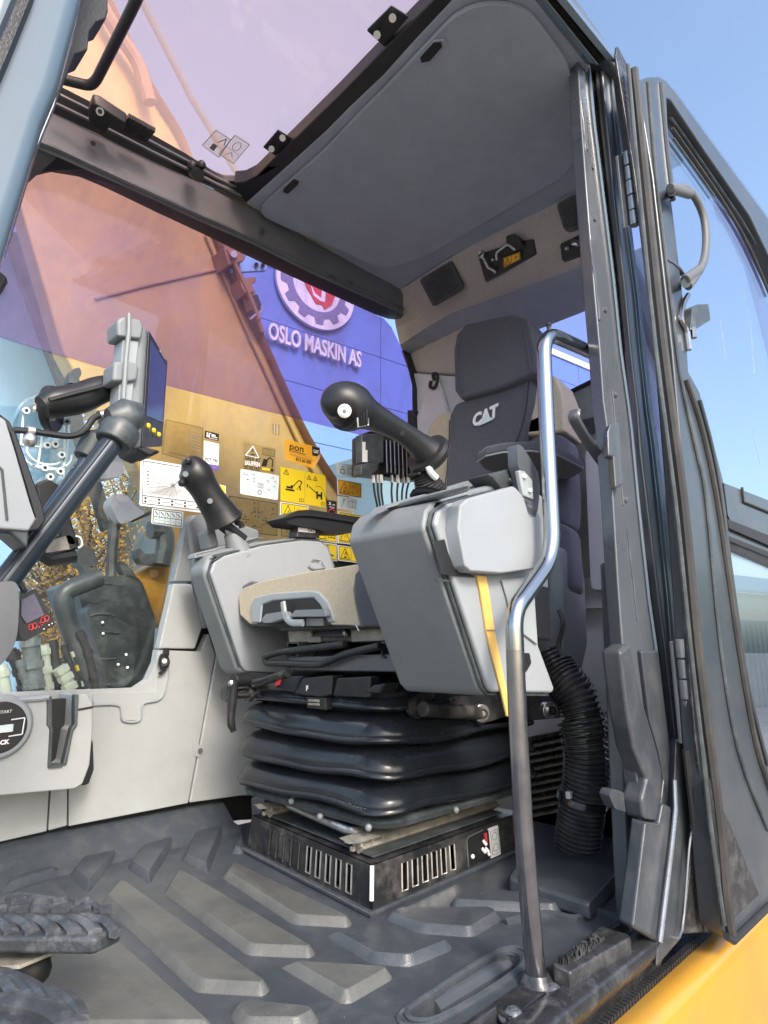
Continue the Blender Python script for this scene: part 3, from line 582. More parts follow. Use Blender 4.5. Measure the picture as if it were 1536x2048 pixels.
# right-hand lower wall trim: separate panels with open joints
TP = PY(1.57)
bk = MB(); bk.prism(UU([(-420, 1406), (-120, 1396), (270, 1390), (330, 1290), (400, 1120), (700, 1050), (1000, 1200), (1050, 1620), (480, 1640), (-120, 1740), (-420, 1800)], PY(1.605)), (0, .02, 0)); part('wall_backing', bk, 'ink')
main = [(-420, 1402), (-120, 1392), (100, 1382), (272, 1376), (296, 1360), (312, 1325), (316, 1300), (402, 1303), (418, 1268), (430, 1310), (376, 1606), (138, 1652), (138, 1560), (100, 1565), (-120, 1600), (-420, 1642)]
q = MB(); q.prism(UU(main, TP), (0, .03, 0)); mp = part('side_trim_panel', q, 'trim', .004)
q = MB(); q.prism(UU([(318, 1298), (347, 1168), (384, 1168), (404, 1258), (390, 1298)], TP), (0, .03, 0)); part('side_trim_panel', q, 'trim', .004)
q = MB(); q.prism(UU([(348, 1164), (372, 1046), (380, 1040), (420, 1062), (400, 1164)], TP), (0, .03, 0)); part('side_trim_panel', q, 'mid', .004)
q = MB(); q.prism(UU([(374, 1043), (386, 1029), (430, 1028), (520, 1060), (520, 1200), (410, 1260), (405, 1250), (390, 1165)], off(TP, .012)), (0, .05, 0)); part('side_trim_column', q, 'mid', .01, seg=3)
q = MB(); q.prism(UU([(434, 1305), (480, 1200), (1000, 1200), (1045, 1560), (480, 1592), (379, 1606)], TP), (0, .03, 0)); part('side_trim_panel', q, 'trim', .004)
q = MB(); q.prism(UU([(134, 1652), (135, 1562), (103, 1567), (97, 1662)], TP), (0, .03, 0)); part('side_trim_panel', q, 'trim', .003)
q = MB(); q.prism(UU([(100, 1568), (94, 1663), (-120, 1712), (-420, 1784), (-420, 1646), (-120, 1604)], TP), (0, .03, 0)); part('side_trim_panel', q, 'trim', .003)
q = MB(); q.prism(rpoly(UU([(186, 1386), (314, 1384), (322, 1300), (336, 1300), (338, 1345), (325, 1395), (290, 1404), (283, 1440), (246, 1441), (243, 1409), (186, 1408)], off(TP, .004)), .008), (0, .01, 0)); part('wall_ledge', q, 'trim', .004, seg=3)
q = MB(); q.tube(smooth(UU([(186, 1410), (238, 1411), (246, 1441), (280, 1440), (286, 1408), (322, 1396), (337, 1350), (336, 1300)], off(TP, .004)), 4), .003, 6); part('ledge_edge', q, 'cover')
q = MB(); q.prism(rpoly(UU([(388, 1488), (408, 1490), (412, 1505), (400, 1515), (387, 1512)], off(TP, .002)), .006), (0, .004, 0)); o = part('screw_boss', q, 'trim', .002)
q = MB(); q.cyl(U((401, 1501), off(TP, .008)), U((401, 1501), TP), .006, 12); obj('screw', q, M['black'], o)
# window catch
o = MB(); o.tube(smooth(UU([(334, 1306), (322, 1312), (320, 1328), (329, 1338), (337, 1326), (333, 1312)], off(TP, .015)), 5), .004, 6); o.cyl(U((328, 1324), off(TP, .02)), U((328, 1324), TP), .011, 14); o.box(U((332, 1304), off(TP, .01)), (.012, .012, .02)); part('window_catch', o, 'black')
q = MB(); q.cyl(U((329, 1322), off(TP, .024)), U((329, 1322), off(TP, .019)), .006, 10); part('catch_pin', q, 'zinc')
q = MB(); q.tube(smooth(UU([(330, 1340), (322, 1346), (318, 1345)], off(TP, .015)), 4), .004, 6); part('catch_tail', q, 'black')
# storage bin front left
SB = PY(1.44)
sb = thing('storage_bin', 'light grey storage bin with phone slot and round dial against the side wall', 'storage bin', U((90, 1590), SB))
front = UU([(-120, 1412), (80, 1396), (150, 1388), (176, 1388), (186, 1405), (186, 1460), (180, 1530), (166, 1568), (150, 1578), (0, 1592), (-120, 1604)], SB)
slot = UU([(98, 1392), (154, 1388), (150, 1455), (143, 1458), (130, 1528), (122, 1532), (97, 1534), (100, 1455), (96, 1450)], SB)
poly = [front[0]] + [U((96, 1394), SB)] + [U(p, SB) for p in ((96, 1452), (102, 1456), (97, 1534), (124, 1531), (132, 1526), (143, 1460), (150, 1456), (154, 1389))] + front[3:]
q = MB(); q.prism(poly, (0, .11, 0)); obj('shell', q, M['trim'], sb, .008, seg=3)
q = MB(); q.prism(UU([(94, 1400), (156, 1395), (150, 1530), (97, 1536)], PY(1.50)), (0, .02, 0)); obj('slot_back', q, M['ink'], sb)
for pts in ([(96, 1393), (104, 1392), (104, 1450), (107, 1458), (103, 1534), (97, 1534), (101, 1458), (95, 1450)], [(150, 1389), (158, 1389), (155, 1452), (148, 1460), (134, 1530), (126, 1531), (143, 1457), (149, 1450)], [(97, 1530), (128, 1527), (126, 1534), (97, 1537)]):
    q = MB(); q.prism(UU(pts, off(SB, .006)), (0, .02, 0)); obj('slot_rim', q, M['darkguard'], sb, .002)
q = MB(); q.tube(UU([(-120, 1410), (80, 1397), (97, 1394)], off(SB, .002)), .006, 8); obj('lip', q, M['cover'], sb)
q = MB(); q.tube(UU([(154, 1420), (186, 1414)], off(SB, .001)), .0022, 6); obj('seam', q, M['ink'], sb)
dc = U((-4, 1454), SB); q = MB()
q.tube([dc, dc + Vector((0, -.012, 0))], [.064, .056], 40); obj('dial_bezel', q, M['cover'], sb, .004, seg=3)
q = MB(); q.cyl(dc, dc + Vector((0, -.016, 0)), .048, 40); dl = obj('dial', q, M['black'], sb, .003)
def dpt(x, z): return dc + Vector((x * .048, -.0175, z * .048))
q = MB(); q.prism([dpt(-.9, .05), dpt(.45, .12), dpt(.45, -.18), dpt(-.9, -.22)], (0, -.004, 0)); obj('knob_bar', q, M['strap'] if 0 else M['pale'], dl, .002)
q = MB()
for a, b in (((.35, .28), (.85, .32)), ((.85, .32), (.82, -.32)), ((.82, -.32), (.32, -.36))): q.tube([dpt(*a), dpt(*b)], .0012, 4)
put_text(q, 'START', .008, dpt(.1, .6), (1, 0, .05), (0, 0, 1)); put_text(q, 'LOCK', .011, dpt(.05, -.58), (1, 0, .05), (0, 0, 1), bold=.0006); put_text(q, 'ON', .011, dpt(-.35, .28), (1, 0, .05), (0, 0, 1))
obj('dial_marking', q, M['white'], dl)
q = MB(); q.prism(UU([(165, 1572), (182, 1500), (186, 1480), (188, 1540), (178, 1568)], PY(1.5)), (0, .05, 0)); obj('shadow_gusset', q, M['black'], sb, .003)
# front-left post of the doorway, sky reflection put into its blue-grey paint colour
AP = PY(.47)
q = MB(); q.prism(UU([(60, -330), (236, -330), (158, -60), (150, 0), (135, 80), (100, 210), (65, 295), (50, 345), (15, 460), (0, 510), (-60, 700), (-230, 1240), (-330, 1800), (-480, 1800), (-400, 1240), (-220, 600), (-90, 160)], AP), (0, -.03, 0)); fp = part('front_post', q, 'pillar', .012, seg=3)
q = MB(); q.tube(UU([(110, -220), (46, 0), (0, 112), (-60, 250), (-220, 640)], off(AP, .034)), .006, 6); obj('post_groove', q, M['black'], fp)
q = MB(); q.prism(UU([(156, -60), (214, -60), (217, 20), (212, 38), (193, 45), (179, 66), (176, 100), (150, 110), (120, 190), (88, 265), (55, 345), (20, 470), (0, 530), (-20, 520), (15, 460), (65, 295), (100, 210), (135, 80), (150, 0)], PY(.50)), (0, .03, 0)); part('front_post_seal', q, 'rubber', .006)
q = MB(); q.tube(UU([(157, -60), (151, 0), (136, 82), (101, 212), (66, 297), (51, 347), (16, 462), (0, 512)], off(AP, .004)), .003, 6); part('post_edge', q, 'zinc')
# roof edge over the doorway
def re(p0, p1, pl): 
    a, b = Vector((*p0, 0)), Vector((*p1, 0)); d = (b - a)
    return resample(UU([(a - d*1.1)[:2], tuple(a[:2]), tuple(b[:2])], pl), 10)
rows = [re((1070, 0), (1172, 128), PZ(ZC)), re((1080, 0), (1180, 126), PZ(ZC - .012)), re((1092, 0), (1196, 130), PZ(ZC - .012)), re((1097, 0), (1200, 128), PZ(ZC + .03)), re((1110, 0), (1208, 122), PZ(ZC + .03)), re((1114, 0), (1212, 118), PZ(ZC + .01)), re((1134, 0), (1236, 128), PZ(ZC + .015)), re((1142, 0), (1246, 128), PZ(ZC + .06))]
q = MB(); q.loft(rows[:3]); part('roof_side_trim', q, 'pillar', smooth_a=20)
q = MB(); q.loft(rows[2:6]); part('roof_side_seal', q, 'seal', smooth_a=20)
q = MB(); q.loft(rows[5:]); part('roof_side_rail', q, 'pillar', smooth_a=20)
# rear door post, drawn as strips with real returns
def post(name, L, Rr, pl, mt, th=.02, bevel=.004, **k):
    q = MB(); q.prism(UU(L + Rr[::-1], pl), (.35 * th, th, 0)); return part(name, q, mt, bevel, **k)
E0 = [(1156, 120), (1163, 250), (1176, 420), (1190, 590), (1200, 700), (1207, 800), (1214, 850), (1226, 1000), (1237, 1177), (1246, 1298), (1258, 1450), (1270, 1523), (1280, 1600)]
E1 = [(1180, 132), (1192, 250), (1213, 420), (1230, 560), (1244, 700), (1261, 820), (1266, 860), (1279, 1000), (1300, 1195), (1315, 1300), (1334, 1484), (1343, 1530), (1350, 1600)]
E2 = [(1203, 128), (1215, 250), (1232, 420), (1250, 570), (1262, 700), (1276, 820), (1282, 900), (1294, 1000), (1318, 1195), (1333, 1300), (1353, 1484), (1360, 1560), (1368, 1640)]
E3 = [(1222, 150), (1236, 280), (1252, 440), (1272, 590), (1282, 700), (1296, 820), (1306, 892), (1318, 1000), (1338, 1195), (1346, 1290), (1366, 1484), (1376, 1600), (1386, 1700)]
E4 = [(1230, 170), (1246, 300), (1264, 450), (1282, 600), (1294, 700), (1308, 820), (1319, 892), (1330, 1000), (1350, 1195), (1360, 1290), (1380, 1484), (1396, 1640), (1408, 1760)]
post('post_inner_face', E0, E1, PY(.50), 'paint', .03)
post('post_groove', E1, E2, PY(.515), 'sill', .02)
post('post_outer_rib', E2, E3, PY(.495), 'paint', .02, .006, seg=3)
post('post_flange', E3, E4, PY(.51), 'sill', .015)
q = MB(); q.tube(UU([(a[0] - 3, a[1]) for a in E1], off(PY(.50), .003)), .0035, 6); part('post_edge_bead', q, 'pillar')
q = MB(); q.tube(UU([(a[0] + 1, a[1]) for a in E3], off(PY(.495), .004)), .003, 6); part('post_edge_bead', q, 'pillar')
q = MB(); q.tube(UU([((a[0] + b[0]) / 2, a[1]) for a, b in zip(E1, E2)], off(PY(.51), .002)), .005, 6); part('post_seal', q, 'rubber')
r6 = random.Random(5)
for (u0, v0), (u1, v1) in (((1165, 200), (1176, 300)), ((1180, 480), (1200, 640)), ((1224, 780), (1246, 1010)), ((1255, 1060), (1275, 1240))):
    q = MB(); pts = [(u0 + (u1-u0)*k/7 + r6.uniform(-1.2, 1.2), v0 + (v1-v0)*k/7) for k in range(8)]
    q.tube(UU(pts, off(PY(.50), .001)), [r6.uniform(.0012, .003) for _ in range(8)], 6); part('weld_bead', q, 'paint')
for p in [(1184, 335), (1188, 438), (1209, 620), (1230, 790), (1251, 1000)]:
    q = MB(); q.ball(U(p, off(PY(.50), .0)), .006, 8); part('weld_spot', q, 'paint')
# lower end of the post: curved inner cover, foot plate, stained outer plate
q = MB(); q.prism(UU([(1240, 1300), (1262, 1285), (1283, 1390), (1298, 1440), (1316, 1500), (1325, 1540), (1326, 1600), (1318, 1645), (1290, 1640), (1284, 1600), (1294, 1560), (1270, 1500), (1255, 1420)], PY(.485)), (.01, .04, 0)); part('post_foot_cover', q, 'footpaint', .008, seg=3)
q = MB(); q.prism(UU([(1283, 1300), (1318, 1300), (1332, 1420), (1352, 1570), (1350, 1650), (1326, 1700), (1318, 1640), (1328, 1560), (1318, 1500), (1300, 1440)], PY(.49)), (.01, .03, 0)); part('post_outer_plate', q, 'footpaint', .005)
q = MB(); q.prism(UU([(1291, 1645), (1318, 1648), (1326, 1606), (1348, 1616), (1341, 1690), (1317, 1889), (1300, 1878), (1266, 1858)], PY(.478)), (.012, .03, 0)); part('post_foot_plate', q, 'footpaint', .006)
q = MB(); q.tube(UU([(1349, 1560), (1351, 1620), (1344, 1690), (1320, 1885)], PY(.470)), .004, 8); part('post_foot_edge', q, 'hinge')
q = MB(); q.prism(UU([(1344, 1690), (1352, 1480), (1372, 1480), (1384, 1660), (1362, 1880), (1312, 1938), (1314, 1900), (1322, 1885)], PY(.475)), (.02, .02, 0)); part('post_stained_plate', q, 'footpaint', .004)
q = MB(); q.tube(smooth(UU([(1384, 1660), (1378, 1700), (1364, 1860), (1340, 1872)], PY(.46)), 4), .0022, 6); part('post_crease', q, 'paint')
q = MB(); q.prism(UU([(1375, 1480), (1392, 1480), (1420, 1700), (1432, 1868), (1416, 1868), (1366, 1870), (1384, 1700)], PY(.468)), (.02, .02, 0)); part('post_outer_sheet', q, 'sill', .004)
q = MB(); q.tube(smooth(UU([(1372, 1500), (1388, 1640), (1404, 1760), (1412, 1862)], PY(.455)), 4), .0065, 8); part('post_tube_seal', q, 'seal')
# latch and striker levers on the post
q = MB(); q.prism(UU([(1205, 870), (1210, 855), (1228, 851), (1236, 975), (1220, 982), (1216, 920), (1206, 918)], PY(.497)), (-.012, -.016, 0)); part('latch_plate', q, 'paint', .004)
q = MB(); q.tube(smooth(UU([(1226, 955), (1205, 925), (1180, 890), (1158, 855), (1148, 835), (1150, 822)], PY(.53)), 5), [(.005, .012)] * 26, 8); part('latch_lever', q, 'paint')
q = MB(); q.prism(rpoly(UU([(1218, 1590), (1224, 1578), (1236, 1580), (1264, 1594), (1300, 1606), (1300, 1626), (1262, 1627), (1230, 1618)], PY(.52)), .006), (.005, .02, 0)); part('door_stop', q, 'footpaint', .005, seg=3)
q = MB(); q.box(U((1284, 1620), PY(.515)), (.02, .01, .03)); part('stop_clip', q, 'zinc', .003)
# hinges: knuckles on a pin
for (x0, y0), (x1, y1), Yh, rh in (((1253, 305), (1270, 452), .455, .0095), ((1362, 1277), (1384, 1484), .45, .0125)):
    a, b = U((x0, y0), PY(Yh)), U((x1, y1), PY(Yh))
    hn = MB(); hn.prism(UU([(x0 - 18, y0 + 5), (x0, y0 + 5), (x1, y1 - 4), (x1 - 20, y1 + 4)], PY(Yh + .012)), (0, .006, 0)); ho = part('hinge', hn, 'paint', .002)
    for k in range(5):
        q = MB(); q.cyl(a.lerp(b, k / 5 + .006), a.lerp(b, (k + 1) / 5 - .006), rh * (1.0 if k % 2 == 0 else .93), 16); obj('knuckle', q, M['hinge'], ho, .0015)
# sill
SX0, SX1 = -.9, 1.14
def prof_x(name, pts, mt, x0=SX0, x1=SX1, bevel=.003, n=30, jit=0):
    rows = []
    for i in range(n + 1): rows.append([Vector((x0 + (x1 - x0) * i / n, y, z)) for y, z in pts])
    q = MB(); q.loft(rows); return part(name, q, mt, bevel)
prof_x('sill_step', [(.575, -.02), (.558, .004), (.550, .004), (.543, -.012), (.533, -.014)], 'sill')
prof_x('sill_tube', [(.537, -.03), (.534, -.010), (.526, .001), (.510, .008), (.492, .008), (.481, .003), (.4765, -.006), (.477, -.014), (.489, -.032), (.498, -.054)], 'sill')
prof_x('sill_flange', [(.498, -.049), (.490, -.050), (.4885, -.058)], 'seal')
ss = MB()
for i in range(150): x = -.2 + i * .0098; ss.box((x, .4865, -.052), (.0065, .010, .012))
part('serrated_seal', ss, 'rubber')['kind'] = 'stuff'
fl = MB(); fl.prism([Vector(p) for p in ((-.9, .50, -.08), (1.95, .50, -.08), (1.95, 1.7, -.08), (-.9, 1.7, -.08))], (0, 0, -.05)); part('cab_floor', fl, 'sill')
# anti-slip channel and handrail foot bolts on the sill
HC = PZ(.028)
q = MB(); q.prism(UU([(1104, 1926), (1190, 1858), (1205, 1852), (1256, 1866), (1262, 1874), (1140, 1944)], HC), (0, 0, -.03)); ch = part('sill_channel', q, 'sill', .006, seg=3)
q = MB(); r7 = random.Random(2)
tp = UU([(1112, 1924), (1186, 1872), (1210, 1878), (1140, 1930)], PZ(.0285))
for k in range(150):
    s, t = r7.random(), r7.random(); p = tp[0].lerp(tp[1], s).lerp(tp[3].lerp(tp[2], s), t); w = r7.uniform(.003, .008)
    q.add([p + Vector((-w, -w*.4, 0)), p + Vector((w, -w*.3, 0)), p + Vector((w*.6, w*.5, 0)), p + Vector((0, 0, r7.uniform(.003, .007)))], [(0, 1, 3), (1, 2, 3), (2, 0, 3)])
obj('anti_slip_grit', q, M['steel_black'], ch, smooth_a=10)['kind'] = 'stuff'
fpz = PZ(-.004)
q = MB(); q.prism(UU([(985, 2020), (1105, 1938), (1140, 1960), (1020, 2052)], fpz), (0, 0, .008)); ft = part('handrail_foot_plate', q, 'steel_black', .002)
for b in [(1106, 1966), (1026, 2012)]:
    p = U(b, PZ(.01)); q = MB(); q.tube([p + Vector((0, 0, z)) for z in (-.014, -.012, -.0115, -.007, -.003)], [.019, .019, .014, .012, .008], 18); q.cyl(p + Vector((0, 0, -.004)), p + Vector((0, 0, -.001)), .005, 6); obj('dome_bolt', q, M['paint'], ft)
# yellow deck below the door
dk = thing('machine_deck', 'yellow painted excavator deck edge below the open door', 'bodywork', (1.2, .4, -.1))
rows = []
for i in range(41):
    x = -.6 + 3.2 * i / 40
    rows.append([Vector((x, y, z)) for y, z in ((.4825, -.066), (.481, -.054), (.466, -.050), (.452, -.050), (.443, -.054), (.436, -.064), (.431, -.085), (.424, -.16), (.41, -.34), (.41, -.75))])
q = MB(); q.loft(rows); obj('side_panel', q, M['yellow'], dk)
# rear quarter of the machine behind the post, seen through the gap beside the door
rq = thing('rear_bodywork', 'dark rear cab quarter and engine cover glimpsed between post and open door', 'bodywork', (2.0, .5, 0))
q = MB(); q.box((1.72, .62, .75), (.05, .1, 1.7)); obj('quarter_post', q, M['paint'], rq, .01)
q = MB(); q.prism([Vector(p) for p in ((1.2, .56, .62), (1.70, .56, .62), (1.70, .56, 1.55), (1.28, .56, 1.6))], (0, .006, 0)); obj('quarter_pane', q, M['rear_pane'], rq)
q = MB(); q.prism([Vector(p) for p in ((1.16, .55, -.05), (1.9, .55, -.05), (1.9, .55, .62), (1.2, .55, .62))], (0, .03, 0)); obj('quarter_panel', q, M['paint'], rq, .006)
# ------------------------------------------------------------------ floor mat with raised tread pads
fm = thing('floor_mat', 'grey rubber cab floor mat with raised slanted tread pads and muddy wear', 'floor mat', (.8, 1.0, 0))
slot_px = [(815, 2026), (830, 2012), (905, 1960), (985, 1912), (1020, 1904), (1042, 1912), (1046, 1926), (1030, 1945), (960, 1992), (880, 2036), (845, 2044), (822, 2040)]
slotF = UU(slot_px, PZ(0))
outer = [Vector(p) for p in ((-.6, .548, 0), (1.60, .548, 0), (1.60, 1.56, 0), (-.6, 1.50, 0))]
q = MB(); q.prism(outer, (0, 0, -.03), holes=[slotF]); obj('mat_sheet', q, M['mat_'], fm)
lip = [[Vector((x, y + .05 * (x + .6) / 2.2 * (1 if y > 1.4 else 0), z)) for y, z in ((1.44, .0), (1.50, .012), (1.545, .045), (1.56, .055), (1.585, .058), (1.592, .05))] for x in [-.6 + .1 * i for i in range(17)]]
q = MB(); q.loft(lip); obj('mat_upturn', q, M['mat_'], fm)
q = MB(); q.prism([p + Vector((0, 0, -.028)) for p in slotF], (0, 0, -.004)); obj('slot_tray', q, M['darkguard'], fm)
c_ = sum(slotF, Vector()) / len(slotF)
q = MB(); q.tube(smooth(slotF, 3, True) + [slotF[0]], .005, 6); obj('slot_rim', q, M['mat_'], fm)
q = MB(); q.tube(smooth([c_ + (p - c_) * 1.13 for p in slotF], 3, True) + [c_ + (slotF[0] - c_) * 1.13], .004, 6); obj('slot_bead', q, M['mat_'], fm)
a, b = U((860, 2015), PZ(-.02)), U((1010, 1925), PZ(-.02)); q = MB(); q.tube([a, b], [(.012, .02)] * 2, 10, up=(0, 0, 1)); obj('slot_bar', q, M['paint'], fm)
pads = [([(205, 1802), (237, 1766), (258, 1770), (540, 1972), (527, 1986), (392, 1978)], 'pad'), ([(329, 1782), (352, 1747), (375, 1750), (631, 1901), (620, 1910), (496, 1905)], 'pad'),
        ([(446, 1752), (466, 1727), (704, 1841), (696, 1850), (588, 1844)], 'pad'),
        ([(141, 1747), (161, 1720), (240, 1704), (176, 1780)], 'mat_'), ([(256, 1732), (281, 1697), (352, 1677), (299, 1762)], 'mat_'), ([(364, 1718), (388, 1668), (449, 1655), (416, 1742)], 'mat_'),
        ([(0, 1785), (26, 1759), (121, 1735), (113, 1747)], 'mat_'), ([(463, 1704), (478, 1662), (490, 1658), (488, 1704)], 'mat_'), ([(20, 1790), (112, 1768), (148, 1802), (60, 1830)], 'mat_'),
        ([(232, 1878), (442, 2064), (60, 2064), (40, 1960), (150, 1890)], 'pad'),
        ([(562, 1928), (779, 1941), (783, 1952), (700, 2000), (682, 2000)], 'pad'), ([(650, 1866), (903, 1887), (900, 1896), (820, 1928), (742, 1922)], 'mat_'),
        ([(768, 1834), (795, 1822), (985, 1821), (1003, 1834), (945, 1869), (842, 1862)], 'mat_'), ([(459, 2020), (500, 2008), (628, 2022), (638, 2036), (600, 2058), (482, 2058)], 'pad'),
        ([(900, 1804), (935, 1782), (1108, 1796), (1130, 1812), (1112, 1822), (905, 1812)], 'mat_')]
for pts, mt in pads:
    base = UU(pts, PZ(.004)); q = MB()
    def lay(d, z, r): return rpoly([Vector((p.x, p.y, z)) for p in inset_poly(base, d)], r, 4)
    rows = [lay(-.002, -.002, .014), lay(-.0015, .0005, .014), lay(.0072, .0122, .010), lay(.0086, .0132, .010)]
    q.loft(rows, True); n = len(rows[0]); q.f.append(tuple(range(len(q.v) - n, len(q.v))))
    obj('tread_pad', q, M[mt], fm, smooth_a=18)
q = MB(); q.prism(UU([(1016, 1752), (1045, 1712), (1200, 1725), (1238, 1740), (1178, 1806)], PZ(.03)), (0, 0, -.03)); obj('hose_ramp', q, M['mat_'], fm, .008)
q = MB(); q.tube(smooth(UU([(1010, 1846), (1090, 1828), (1150, 1838), (1185, 1822), (1262, 1846)], PZ(.002)), 4), .007, 6); obj('mat_rib', q, M['mat_'], fm)

# ------------------------------------------------------------------ seat pedestal (vented box)
pt = thing('seat_pedestal', 'black vented steel box under the seat suspension bolted to the floor', 'seat pedestal', (1.1, 1.1, 0))
A = U((742, 1832), PZ(0)); B = U((487, 1700), PZ(0)); C_ = U((1042, 1700), PZ(0)); D_ = B + (C_ - A)
H = .085
TA = Vector((A.x + .012, A.y + .012, 0)); 
def at_h(pix, P):     # height of the point above floor position P that shows at this pixel row
    lo, hi = -.1, .4
    for _ in range(40):
        mid = (lo + hi) / 2; d = P + Vector((0, 0, mid)) - EYE; v = CY - FPX * d.dot(uc) / d.dot(fc)
        if v > pix: lo = mid
        else: hi = mid
    return lo
H = at_h(1738, A)
def up(p, z): return Vector((p.x, p.y, z))
ins = ((A + B + C_ + D_) / 4)
def inset(p, k): return p + (ins - p) * k
wA, wB, wC, wD = inset(A, .03), inset(B, .03), inset(C_, .03), inset(D_, .03)
def wall(name, p, r, holes_t, nrm):
    tl, tr_, bl, br = up(inset(p, .02), H), up(inset(r, .02), H), up(p, .004), up(r, .004)
    def w(s, t): return bl.lerp(br, s).lerp(tl.lerp(tr_, s), t)
    hs = [[w(s0, t0), w(s0 + dw, t0), w(s0 + dw, t1), w(s0, t1)] for s0, dw, t0, t1 in holes_t]
    q = MB(); q.prism([w(0, 0), w(1, 0), w(1, 1), w(0, 1)], nrm, holes=hs); return obj(name, q, M['steel_black'], pt), w, hs
nF = (wA - wD).normalized(); inn = (ins - (wA + wB) / 2); inn.z = 0; inn = inn.normalized() * .004
vents = [(.47 + .083 * k, .036, .16, .80) for k in range(5)]
fw_, wf, hsF = wall('front_wall', wB, wA, [(.535 + .075 * k, .034, .14, .82) for k in range(5)], inn)
for hh in hsF: q = MB(); q.tube(hh + [hh[0]], .0022, 5); obj('vent_edge', q, M['zinc'], fw_)
for k in range(5):
    s0 = .16 + .066 * k; q = MB(); q.prism([wf(s0, .16), wf(s0 + .052, .16), wf(s0 + .052, .84), wf(s0, .84)], -inn * .5); q.v = [p if i % 8 not in (1, 2) else p for i, p in enumerate(q.v)]
    obj('vent_louvre', q, M['steel_black'], fw_, .002)
    q = MB(); q.tube([wf(s0 + .056, .14) - inn, wf(s0 + .056, .84) - inn, wf(s0 + .045, .87) - inn], .0016, 5); obj('vent_edge', q, M['worn'], fw_)
inn2 = (ins - (wA + wC) / 2); inn2.z = 0; inn2 = inn2.normalized() * .004
sw_, ws, hsS = wall('side_wall', wA, wC, [(.17 + .062 * k, .034, .14, .80) for k in range(6)] + [], inn2)
for hh in hsS: q = MB(); q.tube(hh + [hh[0]], .002, 5); obj('vent_edge', q, M['zinc'], sw_)
q = MB(); q.prism([up(inset(p, .02), H) for p in (wA, wB, wD, wC)], (0, 0, -.004)); obj('top_plate', q, M['steel_black'], pt)
q = MB(); q.tube([up(p, .02) for p in (wA,)] + [up(inset(wA, .02), H)], .004, 6); obj('chipped_corner', q, M['white'], pt)
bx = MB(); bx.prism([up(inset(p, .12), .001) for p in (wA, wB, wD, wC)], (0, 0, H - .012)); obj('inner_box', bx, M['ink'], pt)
q = MB(); fo = [inset(A, -.035), inset(B, -.035), inset(D_, -.035), inset(C_, -.035)]; q.prism([up(p, -.001) for p in fo], (0, 0, .006)); obj('base_flange', q, M['mat_'], pt, .002)
q = MB(); q.tube([up(p, .006) for p in (fo[1], fo[0], fo[3])], .004, 6); obj('flange_bead', q, M['mat_'], pt)
o2 = -inn2 * .6
q = MB(); q.prism([ws(.60, .08), ws(.79, .08), ws(.79, .84), ws(.60, .84)], o2); cv = obj('cover_plate', q, M['black'], pt, .002)
q = MB(); q.tube([ws(.60, .06) + o2, ws(.60, .80) + o2, ws(.62, .86) + o2, ws(.73, .90) + o2], .0016, 5); obj('plate_edge', q, M['zinc'], cv)
q = MB(); q.ball(ws(.635, .30) + o2, .005, 8); obj('screw', q, M['white'], cv)
q = MB(); q.prism([ws(.705, .30), ws(.745, .30), ws(.745, .74), ws(.705, .74)], o2 * 1.5); obj('switch_recess', q, M['ink'], cv)
q = MB(); q.prism([ws(.735, .45), ws(.75, .45), ws(.75, .80), ws(.735, .80)], o2 * 2.5); obj('switch_red', q, M['red'], cv)
for s, t in ((.71, .42), (.722, .62), (.735, .40), (.742, .30)): q = MB(); q.tube([ws(s, t) + o2, ws(s + .008, t - .12) + o2 * 4], .0035, 8); obj('cable_plug', q, M['white'], cv)
q = MB(); q.prism([ws(.775, .04), ws(.855, .04), ws(.855, .88), ws(.775, .88)], o2 * 1.2); lb = obj('position_label', q, M['white'], pt)
q = MB()
for t0 in (.3, .62): q.tube([ws(.815 + .02 * math.cos(k), t0 + .11 * math.sin(k)) + o2 * 1.8 for k in [i * .628 for i in range(11)]], .0006, 4)
q.tube([ws(s, t) + o2 * 1.8 for s, t in ((.785, .12), (.845, .12), (.845, .80), (.785, .80), (.785, .12))], .0005, 4); obj('label_print', q, M['grey_ink'], lb)
# slide rails between pedestal and suspension
for s0, nm in ((.86, 'near'), (.13, 'far')):
    p = wA.lerp(wB, 1 - s0 if 0 else (1 - s0)); p = wB.lerp(wA, s0); q_ = wD.lerp(wC, s0)
    dirv = (q_ - p).normalized()
    q = MB(); q.tube([up(p + dirv * .02, H + .014), up(q_, H + .014)], [(.013, .018)] * 2, 4, up=(0, 0, 1)); ra = obj('slide_rail', q, M['rust'], pt, .002)
    q = MB(); q.tube([up(p - dirv * .004, H + .030), up(q_, H + .032)], [(.006, .026)] * 2, 4, up=(0, 0, 1)); obj('rail_cap', q, M['rust'], ra)
    q = MB(); r9 = random.Random(6)
    for k in range(14): q.box(up(p + dirv * (.0 + .006 * k), H + .02) + Vector((0, r9.uniform(-.016, .016), r9.uniform(-.012, .012))), (.006, .008, .008))
    obj('rail_grime', q, M['rust'], ra)['kind'] = 'stuff'
pa, pb = wB.lerp(wA, .24), wB.lerp(wA, .80)
q = MB(); q.tube(fillet([up(pa + Vector((.12, 0, 0)), H + .035), up(pa + Vector((.03, 0, 0)), H + .040), up(pb + Vector((.03, 0, 0)), H + .032), up(pb + Vector((.10, 0, 0)), H + .03)], .03), .0085, 10); obj('slide_handle', q, M['zinc'], pt)
q = MB(); q.prism([up(inset(p, .10), H + .004) for p in (wA, wB, wD, wC)], (0, 0, .003)); obj('carrier_plate', q, M['darkguard'], pt)
q = MB(); q.prism(UU([(502, 1596), (540, 1592), (556, 1588), (530, 1600), (520, 1630), (503, 1638)], PX(1.0)), (.1, .02, 0)); obj('bracket', q, M['paint'], pt, .004)

# ------------------------------------------------------------------ operator seat
st = thing('operator_seat', 'suspended operator seat in charcoal and beige cloth with black bellows below', 'seat', (1.15, 1.1, .1))
